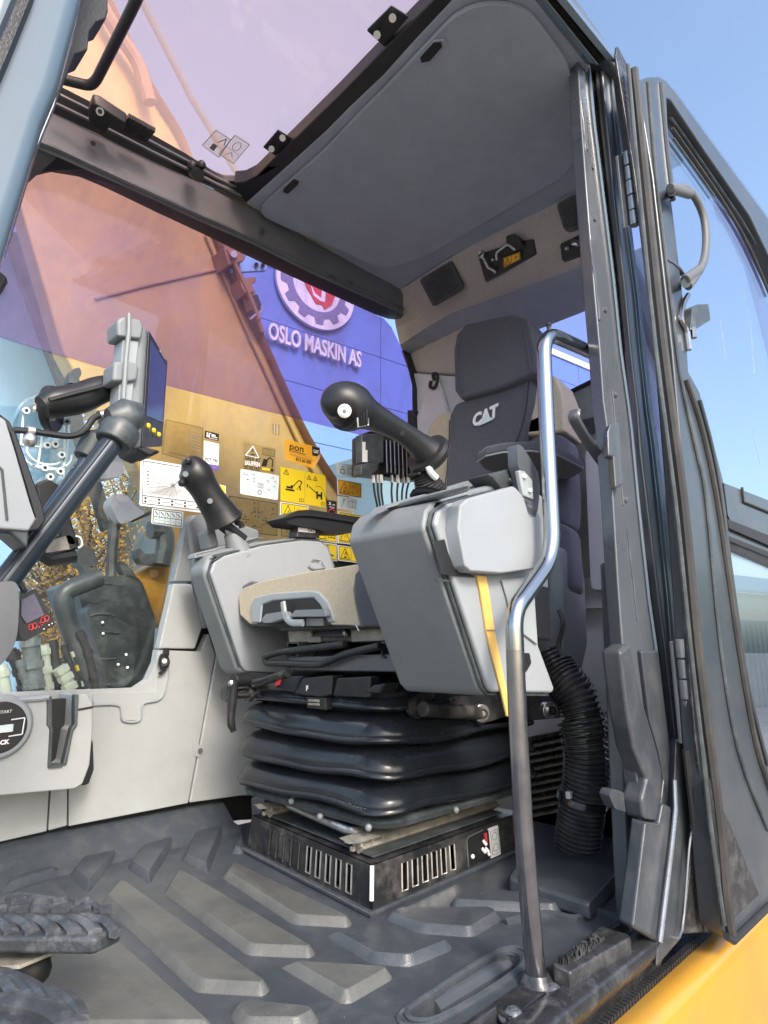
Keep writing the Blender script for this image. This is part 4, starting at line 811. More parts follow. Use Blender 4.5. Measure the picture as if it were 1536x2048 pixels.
# bellows: rounded rectangular rings, fat folds
BX0, BX1, BY0, BY1 = .895, 1.43, .885, 1.375
def rrect(x0, x1, y0, y1, r, z, n=7, wav=0, ph=0):
    pts = []
    for cx, cy, a0 in ((x1 - r, y1 - r, 0), (x0 + r, y1 - r, 90), (x0 + r, y0 + r, 180), (x1 - r, y0 + r, 270)):
        for k in range(n + 1):
            a = R(a0 + 90 * k / n); pts.append(Vector((cx + r * math.cos(a), cy + r * math.sin(a), z)))
    out = []; m_ = len(pts)
    for i, p in enumerate(pts):
        nx = pts[(i + 1) % m_]; k = 1 if i % (n + 1) != n else 16
        for j in range(k):
            t = p.lerp(nx, j / k); out.append(Vector((t.x, t.y, t.z + wav * math.sin(t.x * 15 + t.y * 13 + ph) + wav * .4 * math.sin(t.y * 27 - t.x * 23 + ph * 2))))
    return out
CRN = Vector((BX0 + .005, BY0 + .005, 0)); zr_ = [at_h(v, CRN) for v in (1628, 1560, 1486, 1418)]; zb0 = at_h(1646, CRN); zb1 = at_h(1384, CRN)
rows = []; prof = [(.030, zb0 - .012, .0, 0), (.026, zb0 + .002, 0, 0)]
for k in range(4):
    z = zr_[k]; zn = zr_[k + 1] if k < 3 else zb1 + .02; dz = zn - z; o_ = -.016 if k < 3 else -.004; w_ = .0042 if k < 3 else .0005
    for do, fz in ((.012, -.0075), (.003, -.0045), (0, -.001), (.0005, .004), (.003, None), (.0035, .16), (.008, .34), (.014, .52), (.024, .68), (.036, .76), (.040, .80)):
        if do == .003 and fz is None: prof.append((o_ + .004, z + .0075, w_, k)); continue
        if k == 3 and fz in (.66, .74, .80): continue
        prof.append((o_ + do, z + (fz if abs(fz) < .01 else dz * fz), w_ if fz < .5 else w_ * .7, k))
prof += [(.03, zb1 + .012, 0, 3), (.08, zb1 + .018, 0, 3)]
for d, z, wv, k in prof: rows.append(rrect(BX0 + d, BX1 - d, BY0 + d, BY1 - d, .065, z, wav=wv, ph=k * 1.3))
q = MB(); q.loft(rows, True); q.f.append(tuple(range(len(q.v) - len(rows[0]), len(q.v)))); obj('bellows', q, M['bellows'], st, smooth_a=50)
q = MB()
zf0 = at_h(1664, CRN)
q.loft([rrect(BX0 + d, BX1 - d, BY0 + d, BY1 - d, .055, z) for d, z in ((.03, zb0 + .002), (.006, zb0 + .001), (.0, zb0 - .005), (.004, zf0), (.03, zf0 - .002))], True); fl_ = obj('bellows_flange', q, M['darkguard'], st, smooth_a=50)
for px_ in ((583, 1602), (737, 1655), (640, 1633), (912, 1620)):
    q = MB(); p = U(px_, PX(BX0 - .002)) if px_[0] < 740 else U(px_, PY(BY0 - .002)); q.ball(p, .007, 10); obj('rivet', q, M['mid'], fl_)
# top tray of the bellows with moulded blocks
q = MB(); q.loft([rrect(BX0 + d, BX1 - d, BY0 + d, BY1 - d, .05, z) for d, z in ((.006, zb1 - .012), (.0, zb1 - .002), (.012, zb1 + .012), (.05, zb1 + .024), (.12, zb1 + .03))], True); tr_ = obj('bellows_collar', q, M['bellows'], st, smooth_a=45)
FX = PX(BX0 + .0)
for pts, th, mt in (([(548, 1378), (562, 1352), (602, 1352), (590, 1386)], .03, 'bellows'), ([(586, 1388), (604, 1356), (664, 1350), (660, 1392), (640, 1396)], .035, 'black'), ([(664, 1392), (672, 1356), (740, 1352), (738, 1396)], .03, 'bellows'), ([(728, 1386), (745, 1370), (770, 1366), (758, 1388)], .045, 'black')):
    q = MB(); q.prism(UU(pts, PX(BX0 - .012)), (th, 0, 0)); obj('moulded_block', q, M[mt], tr_, .005)
q = MB(); q.prism(UU([(612, 1394), (650, 1396), (652, 1420), (614, 1416)], PX(BX0 - .014)), (.02, 0, 0)); wb = obj('adjuster_window', q, M['ink'], tr_, .002)
for v in (1401, 1408): q = MB(); q.tube(UU([(618, v), (638, v + 1)], PX(BX0 - .016)), .003, 6); obj('adjuster_rod', q, M['rust'], wb)
q = MB(); put_text(q, 'F', .014, U((614, 1377), PX(BX0 - .020)), (0, -1, 0), (0, 0, 1), bold=.001); obj('printed_mark', q, M['white'], tr_)
q = MB(); q.prism(UU([(553, 1362), (562, 1358), (558, 1370), (549, 1372)], PX(BX0 - .015)), (.004, 0, 0)); obj('printed_mark', q, M['red'], tr_)
# console carrier arm: tube with cap bolts along the near side
q = MB(); q.tube(UU([(845, 1418), (962, 1426)], PY(.86)), .0155, 16); ca = obj('carrier_tube', q, M['steel_black'], st, .002)
for b, pl in (((962, 1426), PY(.855)), ((1098, 1420), PY(.80))):
    p = U(b, pl); q = MB(); q.cyl(p + Vector((.004, .01, 0)), p + Vector((-.004, -.006, 0)), .019, 18); o = obj('cap_washer', q, M['zinc'], ca, .002)
    q = MB(); q.cyl(p + Vector((-.004, -.006, 0)), p + Vector((-.008, -.013, 0)), .010, 12); q.cyl(p + Vector((-.008, -.013, 0)), p + Vector((-.0085, -.0135, 0)), .005, 6); obj('cap_bolt', q, M['chrome'], o)
q = MB(); q.prism(rpoly(UU([(822, 1402), (840, 1385), (868, 1372), (880, 1380), (862, 1402), (852, 1430), (834, 1440), (820, 1424)], PY(.875)), .01), (0, .012, 0)); obj('carrier_ear', q, M['steel_black'], st, .004)
q = MB(); q.prism(rpoly(UU([(900, 1392), (1120, 1392), (1122, 1436), (958, 1450), (954, 1436), (900, 1425)], PY(.87)), .01), (0, .012, 0)); obj('carrier_plate', q, M['steel_black'], st, .004)
# upper frame, slide rails and front adjustment bar
zr = U((700, 1330), PX(.90)).z
fp_ = UU([(575, 1314), (824, 1306), (832, 1345), (580, 1342)], PX(.905)); q = MB(); q.prism(fp_, (.42, 0, 0)); obj('seat_frame', q, M['paint'], st, .004)
q = MB(); q.prism(UU([(573, 1262), (800, 1254), (806, 1286), (576, 1284)], PX(.93)), (.38, 0, 0)); obj('slide_carriage', q, M['steel_black'], st, .004)
q = MB(); q.prism(UU([(576, 1262), (640, 1260), (640, 1285), (578, 1286)], PX(.925)), (.01, 0, 0)); obj('carriage_plate', q, M['rust'], st, .003)
q = MB(); q.prism(UU([(700, 1258), (782, 1254), (784, 1280), (702, 1284)], PX(.925)), (.01, 0, 0)); obj('carriage_plate', q, M['rust'], st, .003)
q = MB()
a, b = U((628, 1266), PX(.915)), U((688, 1264), PX(.915))
for k in range(26): t = k / 25; p = a.lerp(b, t); q.tube([p + Vector((0, 0, .008)), p + Vector((0, .001, -.008))], .0045, 6)
q.tube([a, b], .006, 8); obj('tension_spring', q, M['black'], st)
for b in ((622, 1268), (690, 1268)): q = MB(); q.ball(U(b, PX(.905)), .006, 8); obj('stud', q, M['zinc'], st)
for c1 in ((778, 1300), (585, 1298)):
    p = U(c1, PX(.90)); q = MB(); q.prism([p + Vector((0, dy, dz_)) for dy, dz_ in ((.022, .016), (.022, -.016), (.012, -.016), (.012, -.012), (.018, -.012), (.018, .012), (-.018, .012), (-.018, -.012), (-.012, -.012), (-.012, -.016), (-.022, -.016), (-.022, .016))], (.4, 0, 0)); obj('slide_channel', q, M['steel_black'], st)
q = MB(); q.tube(fillet(UU([(690, 1288), (560, 1304), (528, 1314), (532, 1326), (640, 1330), (690, 1308), (760, 1292)], PX(.885)), .02), .0075, 10); obj('slide_bar', q, M['black'], st)
q = MB(); q.prism(UU([(545, 1245), (800, 1240), (800, 1256), (560, 1262)], PX(.90)), (.42, 0, 0)); obj('seat_pan', q, M['black'], st, .003)
q = MB(); q.tube(fillet(UU([(460, 1372), (520, 1366), (575, 1345)], PX(.88)), .03), .0095, 10); obj('lever_arm', q, M['steel_black'], st)
# cushion: front face with beige bolster, dark ends, side-lit top
CX_ = .885
def cushion(name, pts, mt, x=CX_, depth=.46, bev=.03, seg=5):
    q = MB(); q.prism(UU(pts, PX(x)), (depth, 0, depth * -.05)); return obj(name, q, M[mt], st, bev, seg=seg)
cushion('cushion_far_edge', [(470, 1186), (480, 1172), (502, 1160), (520, 1250), (500, 1252), (478, 1240)], 'cloth', CX_ + .012, .44, .012)
cb = cushion('cushion_bolster', [(477, 1195), (486, 1176), (520, 1163), (620, 1143), (718, 1128), (706, 1180), (712, 1222), (720, 1252), (690, 1250), (500, 1248), (480, 1230)], 'beige', CX_, .44, .022)
cushion('cushion_centre', [(708, 1150), (722, 1130), (760, 1121), (850, 1118), (850, 1252), (722, 1252), (708, 1200)], 'cloth', CX_ - .004, .44, .03)
# lever pocket in the cushion front
hp = UU([(502, 1246), (500, 1210), (508, 1194), (540, 1186), (620, 1180), (638, 1184), (655, 1204), (670, 1244), (655, 1246), (640, 1212), (626, 1196), (545, 1202), (524, 1210), (520, 1246)], PX(CX_ - .004)); q = MB(); q.prism(hp, (.03, 0, 0)); lp = obj('lever_pocket', q, M['mirror'], st, .006, seg=3)
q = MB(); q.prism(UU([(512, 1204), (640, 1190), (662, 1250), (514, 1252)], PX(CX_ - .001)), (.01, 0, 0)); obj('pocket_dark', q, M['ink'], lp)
for pts in ([(520, 1240), (530, 1228), (570, 1222), (576, 1236), (545, 1246), (524, 1246)], [(576, 1234), (588, 1220), (650, 1218), (652, 1234)]):
    q = MB(); q.prism(UU(pts, PX(CX_ - .02)), (.018, 0, 0)); obj('lever', q, M['mid'], lp, .005)
q = MB(); q.tube(fillet(UU([(566, 1204), (570, 1235), (582, 1246), (606, 1246)], PX(CX_ - .016)), .02), [(.005, .008)] * 14, 8); obj('pocket_bridge', q, M['mirror'], lp)
q = MB(); q.prism(UU([(612, 1236), (646, 1236), (646, 1252), (610, 1252)], PX(CX_ - .004)), (.02, 0, 0)); obj('lever_stem', q, M['mid'], lp, .003)
q = MB(); q.tube(smooth(UU([(712, 1250), (715, 1256), (718, 1262)], PX(CX_ - .004)), 3), .0012, 5); obj('loose_thread', q, M['white'], st)
q = MB(); q.tube(smooth(UU([(756, 1122), (766, 1170), (762, 1250)], PX(CX_ - .006)), 4), .0025, 5); obj('cushion_seam', q, M['ink'], st)
# backrest
BPn = thru((1.46, 0, .66), (1.46, 1, .66), (1.585, 0, 1.36))
bn = BPn[1] * (1 if BPn[1].x > 0 else -1)
def back(name, pts, mt, o=0, depth=.09, bev=.025, seg=5, parent=None):
    q = MB(); q.prism(UU(pts, off(BPn, o)), bn * depth); return obj(name, q, M[mt], parent or st, bev, seg=seg)
back('backrest_bolster', [(838, 985), (845, 900), (858, 850), (880, 826), (905, 818), (920, 985)], 'beige', .0, .1, .03)
back('backrest_bolster', [(1000, 960), (1030, 900), (1055, 820), (1064, 760), (1082, 745), (1112, 752), (1126, 790), (1130, 862), (1050, 870), (1030, 970)], 'beige', -.005, .1, .03)
back('backrest_wing', [(1040, 900), (1056, 872), (1128, 862), (1134, 985), (1130, 1050), (1030, 1050)], 'cloth', -.004, .1, .03)
back('backrest_centre', [(888, 985), (896, 900), (898, 830), (910, 806), (990, 780), (1060, 742), (1066, 752), (1060, 800), (1046, 860), (1022, 910), (1004, 945), (1000, 985), (1000, 1050), (880, 1050)], 'cloth', .022, .1, .02)
hr = back('headrest', [(908, 780), (906, 700), (912, 668), (930, 648), (985, 636), (1030, 627), (1052, 632), (1062, 660), (1072, 720), (1074, 745), (1000, 776), (920, 797)], 'cloth', .045, .10, .03, 6)
back('backrest_lower', [(880, 1040), (1130, 1040), (1140, 1180), (900, 1180)], 'cloth', .0, .1, .03)
q = MB(); ep = U((969, 833), off(BPn, .026)); exd = (U((995, 822), off(BPn, .026)) - U((945, 845), off(BPn, .026))).normalized(); nrm = -bn; eyd = nrm.cross(exd)
put_text(q, 'CAT', .058, ep, exd, eyd, extrude=.0015, bold=.0026, sx=.80, shear=.15); obj('embroidered_lettering', q, M['white'], st)
q = MB(); tri = [ep + exd * x + eyd * y + nrm * .002 for x, y in ((-.024, -.026), (.034, -.026), (.006, .004))]; q.prism(tri, nrm * .0006); obj('embroidered_triangle', q, M['pale'], st)
# seat belt reel behind, service label
rb = MB(); rb.prism(UU([(1050, 1160), (1100, 1090), (1118, 1095), (1126, 1160), (1130, 1290), (1110, 1380), (1050, 1380)], PX(1.44)), (.12, 0, 0)); obj('rear_cover', rb, M['mid'], st, .012)
q = MB(); q.tube(smooth(UU([(1118, 1220), (1126, 1250), (1118, 1285), (1122, 1310)], PX(1.40)), 5), .005, 6); obj('cable', q, M['black'], st)
q = MB(); q.prism(UU([(1102, 1060), (1110, 1100), (1130, 1180), (1120, 1260), (1100, 1240)], PX(1.5)), (.05, 0, 0)); obj('belt_web', q, M['cloth'], st, .006)

q = MB(); rg = random.Random(12)
for k in range(45):
    p = U((rg.uniform(20, 1100), rg.uniform(1690, 2040)), PZ(.0135))
    if p.y > .6 and p.y < 1.45: w = rg.uniform(.0003, .0009); q.box(p, (w, w * 1.3, w))
tag(obj('grit', q, M['rust']), 'pale grit and crumbs scattered over the rubber floor mat', 'grit', kind='stuff')

# stitched seams on the seat
def seam(pts, o, pl=BPn, m_='ink', r_=.0016): q = MB(); q.tube(smooth(UU(pts, off(pl, o)), 5), r_, 5); return obj('stitched_seam', q, M[m_], st)
seam([(899, 840), (898, 880), (894, 940), (888, 985)], .0225); seam([(1058, 758), (1050, 830), (1030, 890), (1008, 940)], .0225)
seam([(918, 690), (916, 740), (926, 786)], .0455, m_='cloth', r_=.003); seam([(1044, 640), (1054, 690), (1062, 744)], .0455, m_='cloth', r_=.003)
seam([(905, 978), (950, 968), (1000, 950)], .0225)
seam([(1082, 752), (1086, 800), (1084, 858)], -.004)
# ------------------------------------------------------------------ consoles
NY = PY(.62)
nc = thing('near_console', 'tall grey armrest console nearest the doorway with pale outer cover', 'console', (.95, .7, .36))
body = [(846, 1056), (852, 1022), (866, 1004), (900, 990), (985, 968), (1004, 976), (1064, 1040), (1066, 1130), (1070, 1290), (1098, 1380), (1092, 1390), (968, 1392), (955, 1376)]
q = MB(); q.prism(UU(body, NY), (0, .17, 0)); obj('body', q, M['mid'], nc, .014, seg=4)
q = MB(); q.prism(UU([(858, 1050), (864, 1026), (885, 1010), (990, 984), (1050, 1046), (1056, 1130), (1066, 1290), (1098, 1376), (1094, 1386), (972, 1384), (964, 1372)], off(NY, .002)), (0, -.012, 0)); cvn = obj('side_cover', q, M['cover'], nc, .006, seg=3)
q = MB(); q.tube(UU([(1050, 1046), (985, 982), (884, 1008), (862, 1026), (856, 1052), (962, 1374), (972, 1388), (1090, 1389)], off(NY, .004)), .003, 6); obj('cover_seam', q, M['darkguard'], nc)
q = MB(); q.prism(UU([(892, 1016), (906, 1004), (998, 978), (1006, 982), (1062, 1044), (1066, 1060), (1062, 1122), (1050, 1140), (975, 1150), (912, 1146), (902, 1136), (888, 1060)], off(NY, .012)), (0, -.028, 0)); obj('upper_cover', q, M['cover'], nc, .014, seg=4)
q = MB(); q.prism(UU([(861, 1086), (886, 1078), (893, 1104), (906, 1138), (948, 1152), (944, 1155), (880, 1150)], off(NY, .0145)), (0, -.004, 0)); obj('pocket', q, M['black'], nc, .003)
q = MB(); q.tube(UU([(872, 1160), (898, 1162)], off(NY, .015)), .002, 5); obj('cover_line', q, M['darkguard'], nc)
q = MB(); q.prism(UU([(1000, 1160), (1052, 1152), (1062, 1200), (1072, 1290), (1020, 1250), (1012, 1200)], off(NY, .015)), (0, -.004, 0)); obj('cover_recess', q, M['mirror'], nc, .006, seg=3)
q = MB(); q.prism(rpoly(UU([(1043, 1306), (1056, 1306), (1060, 1326), (1048, 1346), (1043, 1344)], off(NY, .0145)), .004), (0, -.003, 0)); obj('cover_slot', q, M['black'], nc)
q = MB(); q.prism(UU([(762, 1026), (768, 1018), (846, 996), (848, 1006), (940, 974), (960, 963), (950, 958), (860, 985), (775, 1010)], PY(.70)), (0, .03, 0)); obj('top_pad', q, M['mid'], nc, .004)
q = MB(); q.prism([U(p, PZ(U((860, 1000), NY).z + .012)) for p in ((774, 1012), (850, 988), (936, 966), (940, 972), (850, 1000), (778, 1020))], (0, 0, -.008)); obj('top_cap', q, M['mid'], nc, .004)
q = MB(); q.prism(UU([(1064, 1050), (1078, 985), (1094, 1000), (1100, 1086), (1066, 1088)], PY(.66)), (0, .05, 0)); obj('rear_cover', q, M['mirror'], nc, .006)
sp2 = UU([(963, 1152), (969, 1180), (976, 1225), (981, 1260), (994, 1320), (1008, 1380), (1018, 1432)], off(NY, .018)); spw = [.013, .012, .0115, .0115, .010, .008, .005]
q = MB(); q.loft([[p + Vector((-w, 0, 0)), p + Vector((w, 0, 0)), p + Vector((w, .003, 0)), p + Vector((-w, .003, 0))] for p, w in zip(sp2, spw)], True); ys = obj('pull_strap', q, M['strap'])
tag(ys, 'yellow pull strap hanging from the near console cover', 'strap')
q = MB(); q.tube([sp2[3] + Vector((-.012, -.002, 0)), sp2[3] + Vector((.012, -.002, 0))], .001, 5); obj('strap_fold', q, M['rust'], ys)
# far console
FY = PY(1.40)
fcn = thing('far_console', 'grey armrest console by the side window with pale inner cover', 'console', (.95, 1.43, .36))
fb = [(406, 1142), (416, 1112), (440, 1100), (520, 1083), (600, 1074), (640, 1077), (660, 1092), (672, 1130), (690, 1300), (600, 1352), (482, 1348), (470, 1338)]
q = MB(); q.prism(UU(fb, FY), (0, .075, 0)); obj('body', q, M['mid'], fcn, .014, seg=4)
q = MB(); q.prism(UU([(417, 1146), (424, 1126), (446, 1112), (520, 1092), (600, 1081), (638, 1084), (652, 1098), (664, 1140), (682, 1300), (600, 1348), (488, 1342), (478, 1330)], off(FY, .002)), (0, -.010, 0)); obj('inner_cover', q, M['cover'], fcn, .008, seg=4)
q = MB(); q.tube(UU([(478, 1332), (415, 1148), (422, 1124), (446, 1110), (520, 1090), (600, 1079), (640, 1083)], off(FY, .003)), .003, 6); obj('cover_seam', q, M['darkguard'], fcn)
q = MB(); q.prism(UU([(388, 1118), (420, 1112), (520, 1080), (530, 1074), (500, 1075), (425, 1098), (392, 1106)], PY(1.43)), (0, .04, 0)); obj('top_cap', q, M['mid'], fcn, .005)
q = MB(); q.tube(rpoly(UU([(626, 1120), (640, 1122), (650, 1138), (628, 1140), (616, 1134)], off(FY, .014)), .006) , .003, 6); bk = obj('buckle', q, M['zinc'], fcn)
q = MB(); q.prism(UU([(412, 1062), (430, 1052), (440, 1094), (420, 1100)], PY(1.46)), (0, .05, 0)); obj('joystick_pedestal', q, M['mid'], fcn, .008)

# ------------------------------------------------------------------ joysticks
def lerpr(pts, rs, k=6):
    p = smooth(pts, k); r2 = [v.x for v in smooth([Vector((r, 0, 0)) for r in rs], k)]; return p, r2
js = thing('near_joystick', 'black ball topped joystick on the near console with white thumb button', 'joystick', U((850, 960), PY(.70)))
P1, r1 = lerpr(UU([(662, 830), (668, 820), (682, 812), (706, 816), (735, 828), (775, 848), (812, 870), (840, 892), (862, 912)], PY(.70)), [.004, .024, .037, .038, .026, .0200, .0192, .023, .034])
q = MB(); q.tube(P1, r1, 24); gp = obj('grip', q, M['black'], js, smooth_a=60)
q = MB(); c_ = U((689, 822), PY(.662)); ax = (EYE - c_).normalized(); q.tube([c_, c_ + ax * .006, c_ + ax * .008], [.0105, .010, .006], 18); bt_ = obj('thumb_button', q, M['white'], js)
q = MB(); q.tube([c_ + ax * .008, c_ + ax * .009], [.003, .002], 12); obj('button_dimple', q, M['grey_ink'], bt_)
q = MB(); c_ = U((723, 835), PY(.672)); e1 = rt; 
for k in range(5): p = c_ + rt * (-.008 + .004 * k) ; q.tube([p + uc * .012 - fc * .001, p - fc * .004, p - uc * .012 - fc * .001], .0017, 6)
obj('thumb_wheel', q, M['black'], js)
q = MB(); q.tube([U((714, 820), PY(.672)), U((736, 818), PY(.672)), U((737, 850), PY(.675)), U((716, 854), PY(.675)), U((714, 820), PY(.672))], .0014, 6); obj('wheel_frame', q, M['zinc'], js)
for b in ((726, 810), (805, 866)): q = MB(); c_ = U(b, PY(.68)); q.tube([c_ + (EYE - c_).normalized() * .002, c_], .0045, 10); obj('screw', q, M['ink'], js)
a, b = U((852, 903), PY(.70)), U((868, 922), PY(.70)); d = (b - a).normalized()
q = MB(); q.tube([a, a + d * .008, a + d * .012, a + d * .022], [.040, .042, .036, .034], 26); obj('collar', q, M['black'], js)
q = MB(); q.prism(UU([(836, 948), (850, 930), (878, 906), (886, 914), (876, 930), (846, 952)], PY(.70)), (0, .03, 0)); obj('clamp', q, M['black'], js, .004)
q = MB(); q.tube(smooth(UU([(856, 932), (862, 945), (872, 956)], PY(.685)), 4), .006, 8); obj('connector', q, M['white'], js)
Pb, rb_ = lerpr(UU([(846, 945), (852, 962), (862, 985), (860, 1000)], PY(.71)), [.020, .022, .030, .036], 10); rb_ = [r * (1.05 if i % 2 else .93) for i, r in enumerate(rb_)]
q = MB(); q.tube(Pb, rb_, 16); obj('gaiter', q, M['rubber'], js, smooth_a=15)
fj = thing('far_joystick', 'black joystick with button cluster by the side window in front of the white chart', 'joystick', U((455, 1075), PY(1.42)))
P1, r1 = lerpr(UU([(366, 924), (378, 931), (392, 950), (408, 976), (424, 1002), (440, 1025), (451, 1044)], PY(1.42)), [.008, .032, .042, .037, .038, .043, .050])
q = MB(); q.tube(P1, r1, 22); obj('grip', q, M['black'], fj, smooth_a=60)
for b in ((376, 922), (392, 926), (404, 936), (412, 948)): q = MB(); q.ball(U(b, PY(1.40)), .009, 8); obj('button', q, M['black'], fj)
q = MB(); q.ball(U((364, 966), PY(1.41)), .010, 10); obj('trigger', q, M['black'], fj)
for b in ((371, 948), (420, 1002)): q = MB(); c_ = U(b, PY(1.385)); q.tube([c_, c_ + (EYE - c_).normalized() * .003], .007, 12); obj('screw', q, M['mid'], fj)
a, b = U((448, 1034), PY(1.42)), U((456, 1052), PY(1.42)); d = (b - a).normalized()
q = MB(); q.tube([a - d * .012, a, a + d * .012, a + d * .02], [.030, .047, .044, .040], 22); obj('collar', q, M['black'], fj)
q = MB(); q.box(b + d * .012, (.085, .05, .016), Matrix.Rotation(.5, 3, 'Y')); obj('clamp', q, M['black'], fj, .004)
q = MB(); q.cyl(b, b + d * .075, .013, 12); obj('stem', q, M['zinc'], fj)
q = MB(); q.tube([b + d * .02, b + d * .09], [.02, .034], 16); obj('gaiter', q, M['mid'], fj)
q = MB(); q.tube(UU([(472, 1044), (482, 1048), (484, 1056)], PY(1.41)), .008, 8); obj('clamp_lever', q, M['black'], fj)
# black finned controller behind the near joystick
KP = PY(1.42)
kb = thing('finned_controller', 'black finned control module with cables hanging behind the near joystick', 'control box', U((780, 960), KP))
q = MB(); q.prism(UU([(724, 872), (740, 862), (830, 866), (836, 962), (724, 948)], KP), (0, .05, 0)); obj('case', q, M['black'], kb, .004)
q = MB(); q.prism(UU([(723, 868), (768, 866), (768, 925), (724, 926)], off(KP, .03)), (0, .03, 0)); obj('cover', q, M['darkguard'], kb, .005)
q = MB(); q.prism(UU([(722, 928), (760, 922), (756, 940), (740, 952), (722, 950)], off(KP, .036)), (0, .036, 0)); obj('socket_block', q, M['darkguard'], kb, .004)
q = MB(); q.prism(UU([(725, 884), (731, 884), (731, 900), (735, 900), (735, 924), (725, 924)], off(KP, .031)), (0, .001, 0)); obj('label', q, M['white'], kb)
for k in range(8):
    u = 772 + k * 8; q = MB(); q.prism(UU([(u, 880 + k), (u + 3, 880 + k), (u + 5, 945 + k), (u + 2, 945 + k)], off(KP, .03)), (0, .03, 0)); obj('fin', q, M['black'], kb)
    q = MB(); q.tube(UU([(u, 880 + k), (u + 2, 945 + k)], off(KP, .031)), .0016, 5); obj('fin_edge', q, M['zinc'], kb)
for k, u in enumerate((746, 754, 762, 783, 795, 806, 816)):
    q = MB(); q.tube(UU([(u, 950), (u + 1, 966)], off(KP, .01)), .006, 8); cpl = obj('plug', q, M['zinc'] if k % 2 else M['white'], kb)
    q = MB(); q.tube(smooth(UU([(u + 1, 966), (u + 3 - k, 985), (u + 8 - 2*k, 1010), (u + 14 - 3*k, 1045)], off(KP, .008)), 5), .0035, 6); obj('cable', q, M['black'], kb)

# ------------------------------------------------------------------ armrests
q = MB(); q.prism(UU([(564, 1036), (580, 1028), (596, 1021), (620, 1019), (660, 1025), (730, 1036), (740, 1044), (741, 1050), (734, 1060), (700, 1066), (650, 1064), (630, 1056), (578, 1048)], PY(1.37)), (0, .075, 0)); af = obj('armrest', q, M['black'], fcn, .012, seg=4, label='slim black armrest pad with a small white label on its bracket')
q = MB(); q.tube(smooth(UU([(566, 1038), (600, 1030), (660, 1036), (738, 1050)], PY(1.364)), 5), .003, 6); obj('pad_seam', q, M['ink'], af)
q = MB(); q.prism(UU([(596, 1050), (640, 1056), (640, 1076), (594, 1074)], PY(1.39)), (0, .04, 0)); obj('bracket', q, M['steel_black'], af, .003)
q = MB(); q.prism(UU([(597, 1055), (631, 1058), (630, 1066), (597, 1063)], PY(1.386)), (0, .002, 0)); obj('label_plate', q, M['white'], af)
q = MB(); put_text(q, 'CAT', .012, U((622, 1061), PY(1.385)), (1, 0, -.02), (0, 0, 1), bold=.0005); obj('lettering', q, M['ink'], af)
ZA = PZ(.90)
q = MB(); q.prism(UU([(955, 924), (972, 912), (1005, 905), (1060, 902), (1110, 908), (1166, 936), (1169, 943), (1150, 955), (1118, 966), (1060, 963), (990, 946), (966, 938)], ZA), (0, 0, .026)); an_ = obj('armrest', q, M['cloth'], nc, .010, seg=4, label='dark armrest pad seen from beneath on a hinged bracket')
q = MB(); q.tube(UU([(955, 924), (972, 912), (1005, 905), (1060, 902), (1110, 908), (1166, 936)], PZ(.897)), .003, 6); obj('pad_seam', q, M['mid'], an_)
q = MB(); q.prism(UU([(978, 948), (1040, 932), (1044, 980), (1008, 984), (996, 966)], PY(.605)), (0, .05, 0)); obj('bracket', q, M['darkguard'], an_, .004)
q = MB(); q.prism(rpoly(UU([(1034, 888), (1042, 890), (1060, 915), (1076, 945), (1080, 975), (1076, 1020), (1070, 1036), (1058, 1034), (1048, 1000), (1046, 960), (1036, 930)], PY(.58)), .006), (0, .02, 0)); obj('bracket_shell', q, M['paint'], an_, .006, seg=3)
q = MB(); q.prism(UU([(1038, 940), (1050, 942), (1066, 960), (1068, 1000), (1048, 992), (1042, 965)], PY(.576)), (0, .01, 0)); obj('bracket_plate', q, M['mirror'], an_, .003)
for b in ((1049, 953), (1060, 981)): q = MB(); q.ball(U(b, PY(.574)), .0045, 8); obj('rivet', q, M['white'], an_)
q = MB(); q.prism(UU([(1014, 984), (1044, 982), (1056, 1020), (1062, 1038), (1048, 1034)], PY(.60)), (0, .03, 0)); obj('bracket_foot', q, M['steel_black'], an_, .004)
q = MB(); q.tube(UU([(1020, 958), (1030, 972), (1034, 962), (1028, 955)], PY(.60)), .002, 5); obj('spring_clip', q, M['zinc'], an_)

# ------------------------------------------------------------------ adjustment lever left of the bellows
lv = thing('clamp_lever', 'glossy black clamp lever left of the seat bellows', 'lever', U((475, 1380), PY(1.30)))
q = MB(); q.tube(smooth(UU([(468, 1362), (466, 1385), (463, 1420), (462, 1445), (467, 1462)], PY(1.28)), 5), [(.010, .011)] * 10 + [(.009, .009)] * 8 + [(.007, .007)] * 3, 10); obj('handle', q, M['black'], lv)
q = MB(); q.tube(UU([(466, 1360), (498, 1358)], PY(1.29)), .016, 14); obj('hub', q, M['black'], lv, .003)
q = MB(); q.ball(U((462, 1366), PY(1.26)), .007, 8); obj('screw', q, M['zinc'], lv)
q = MB(); q.tube(UU([(452, 1388), (500, 1386), (528, 1384)], PY(1.31)), [.012, .012, .012], 14); obj('shaft', q, M['worn'], lv)
for u in (452, 498, 512): q = MB(); q.tube(UU([(u - 4, 1388), (u + 4, 1387)], PY(1.31)), .018, 14); obj('nut', q, M['steel_black'], lv, .002)

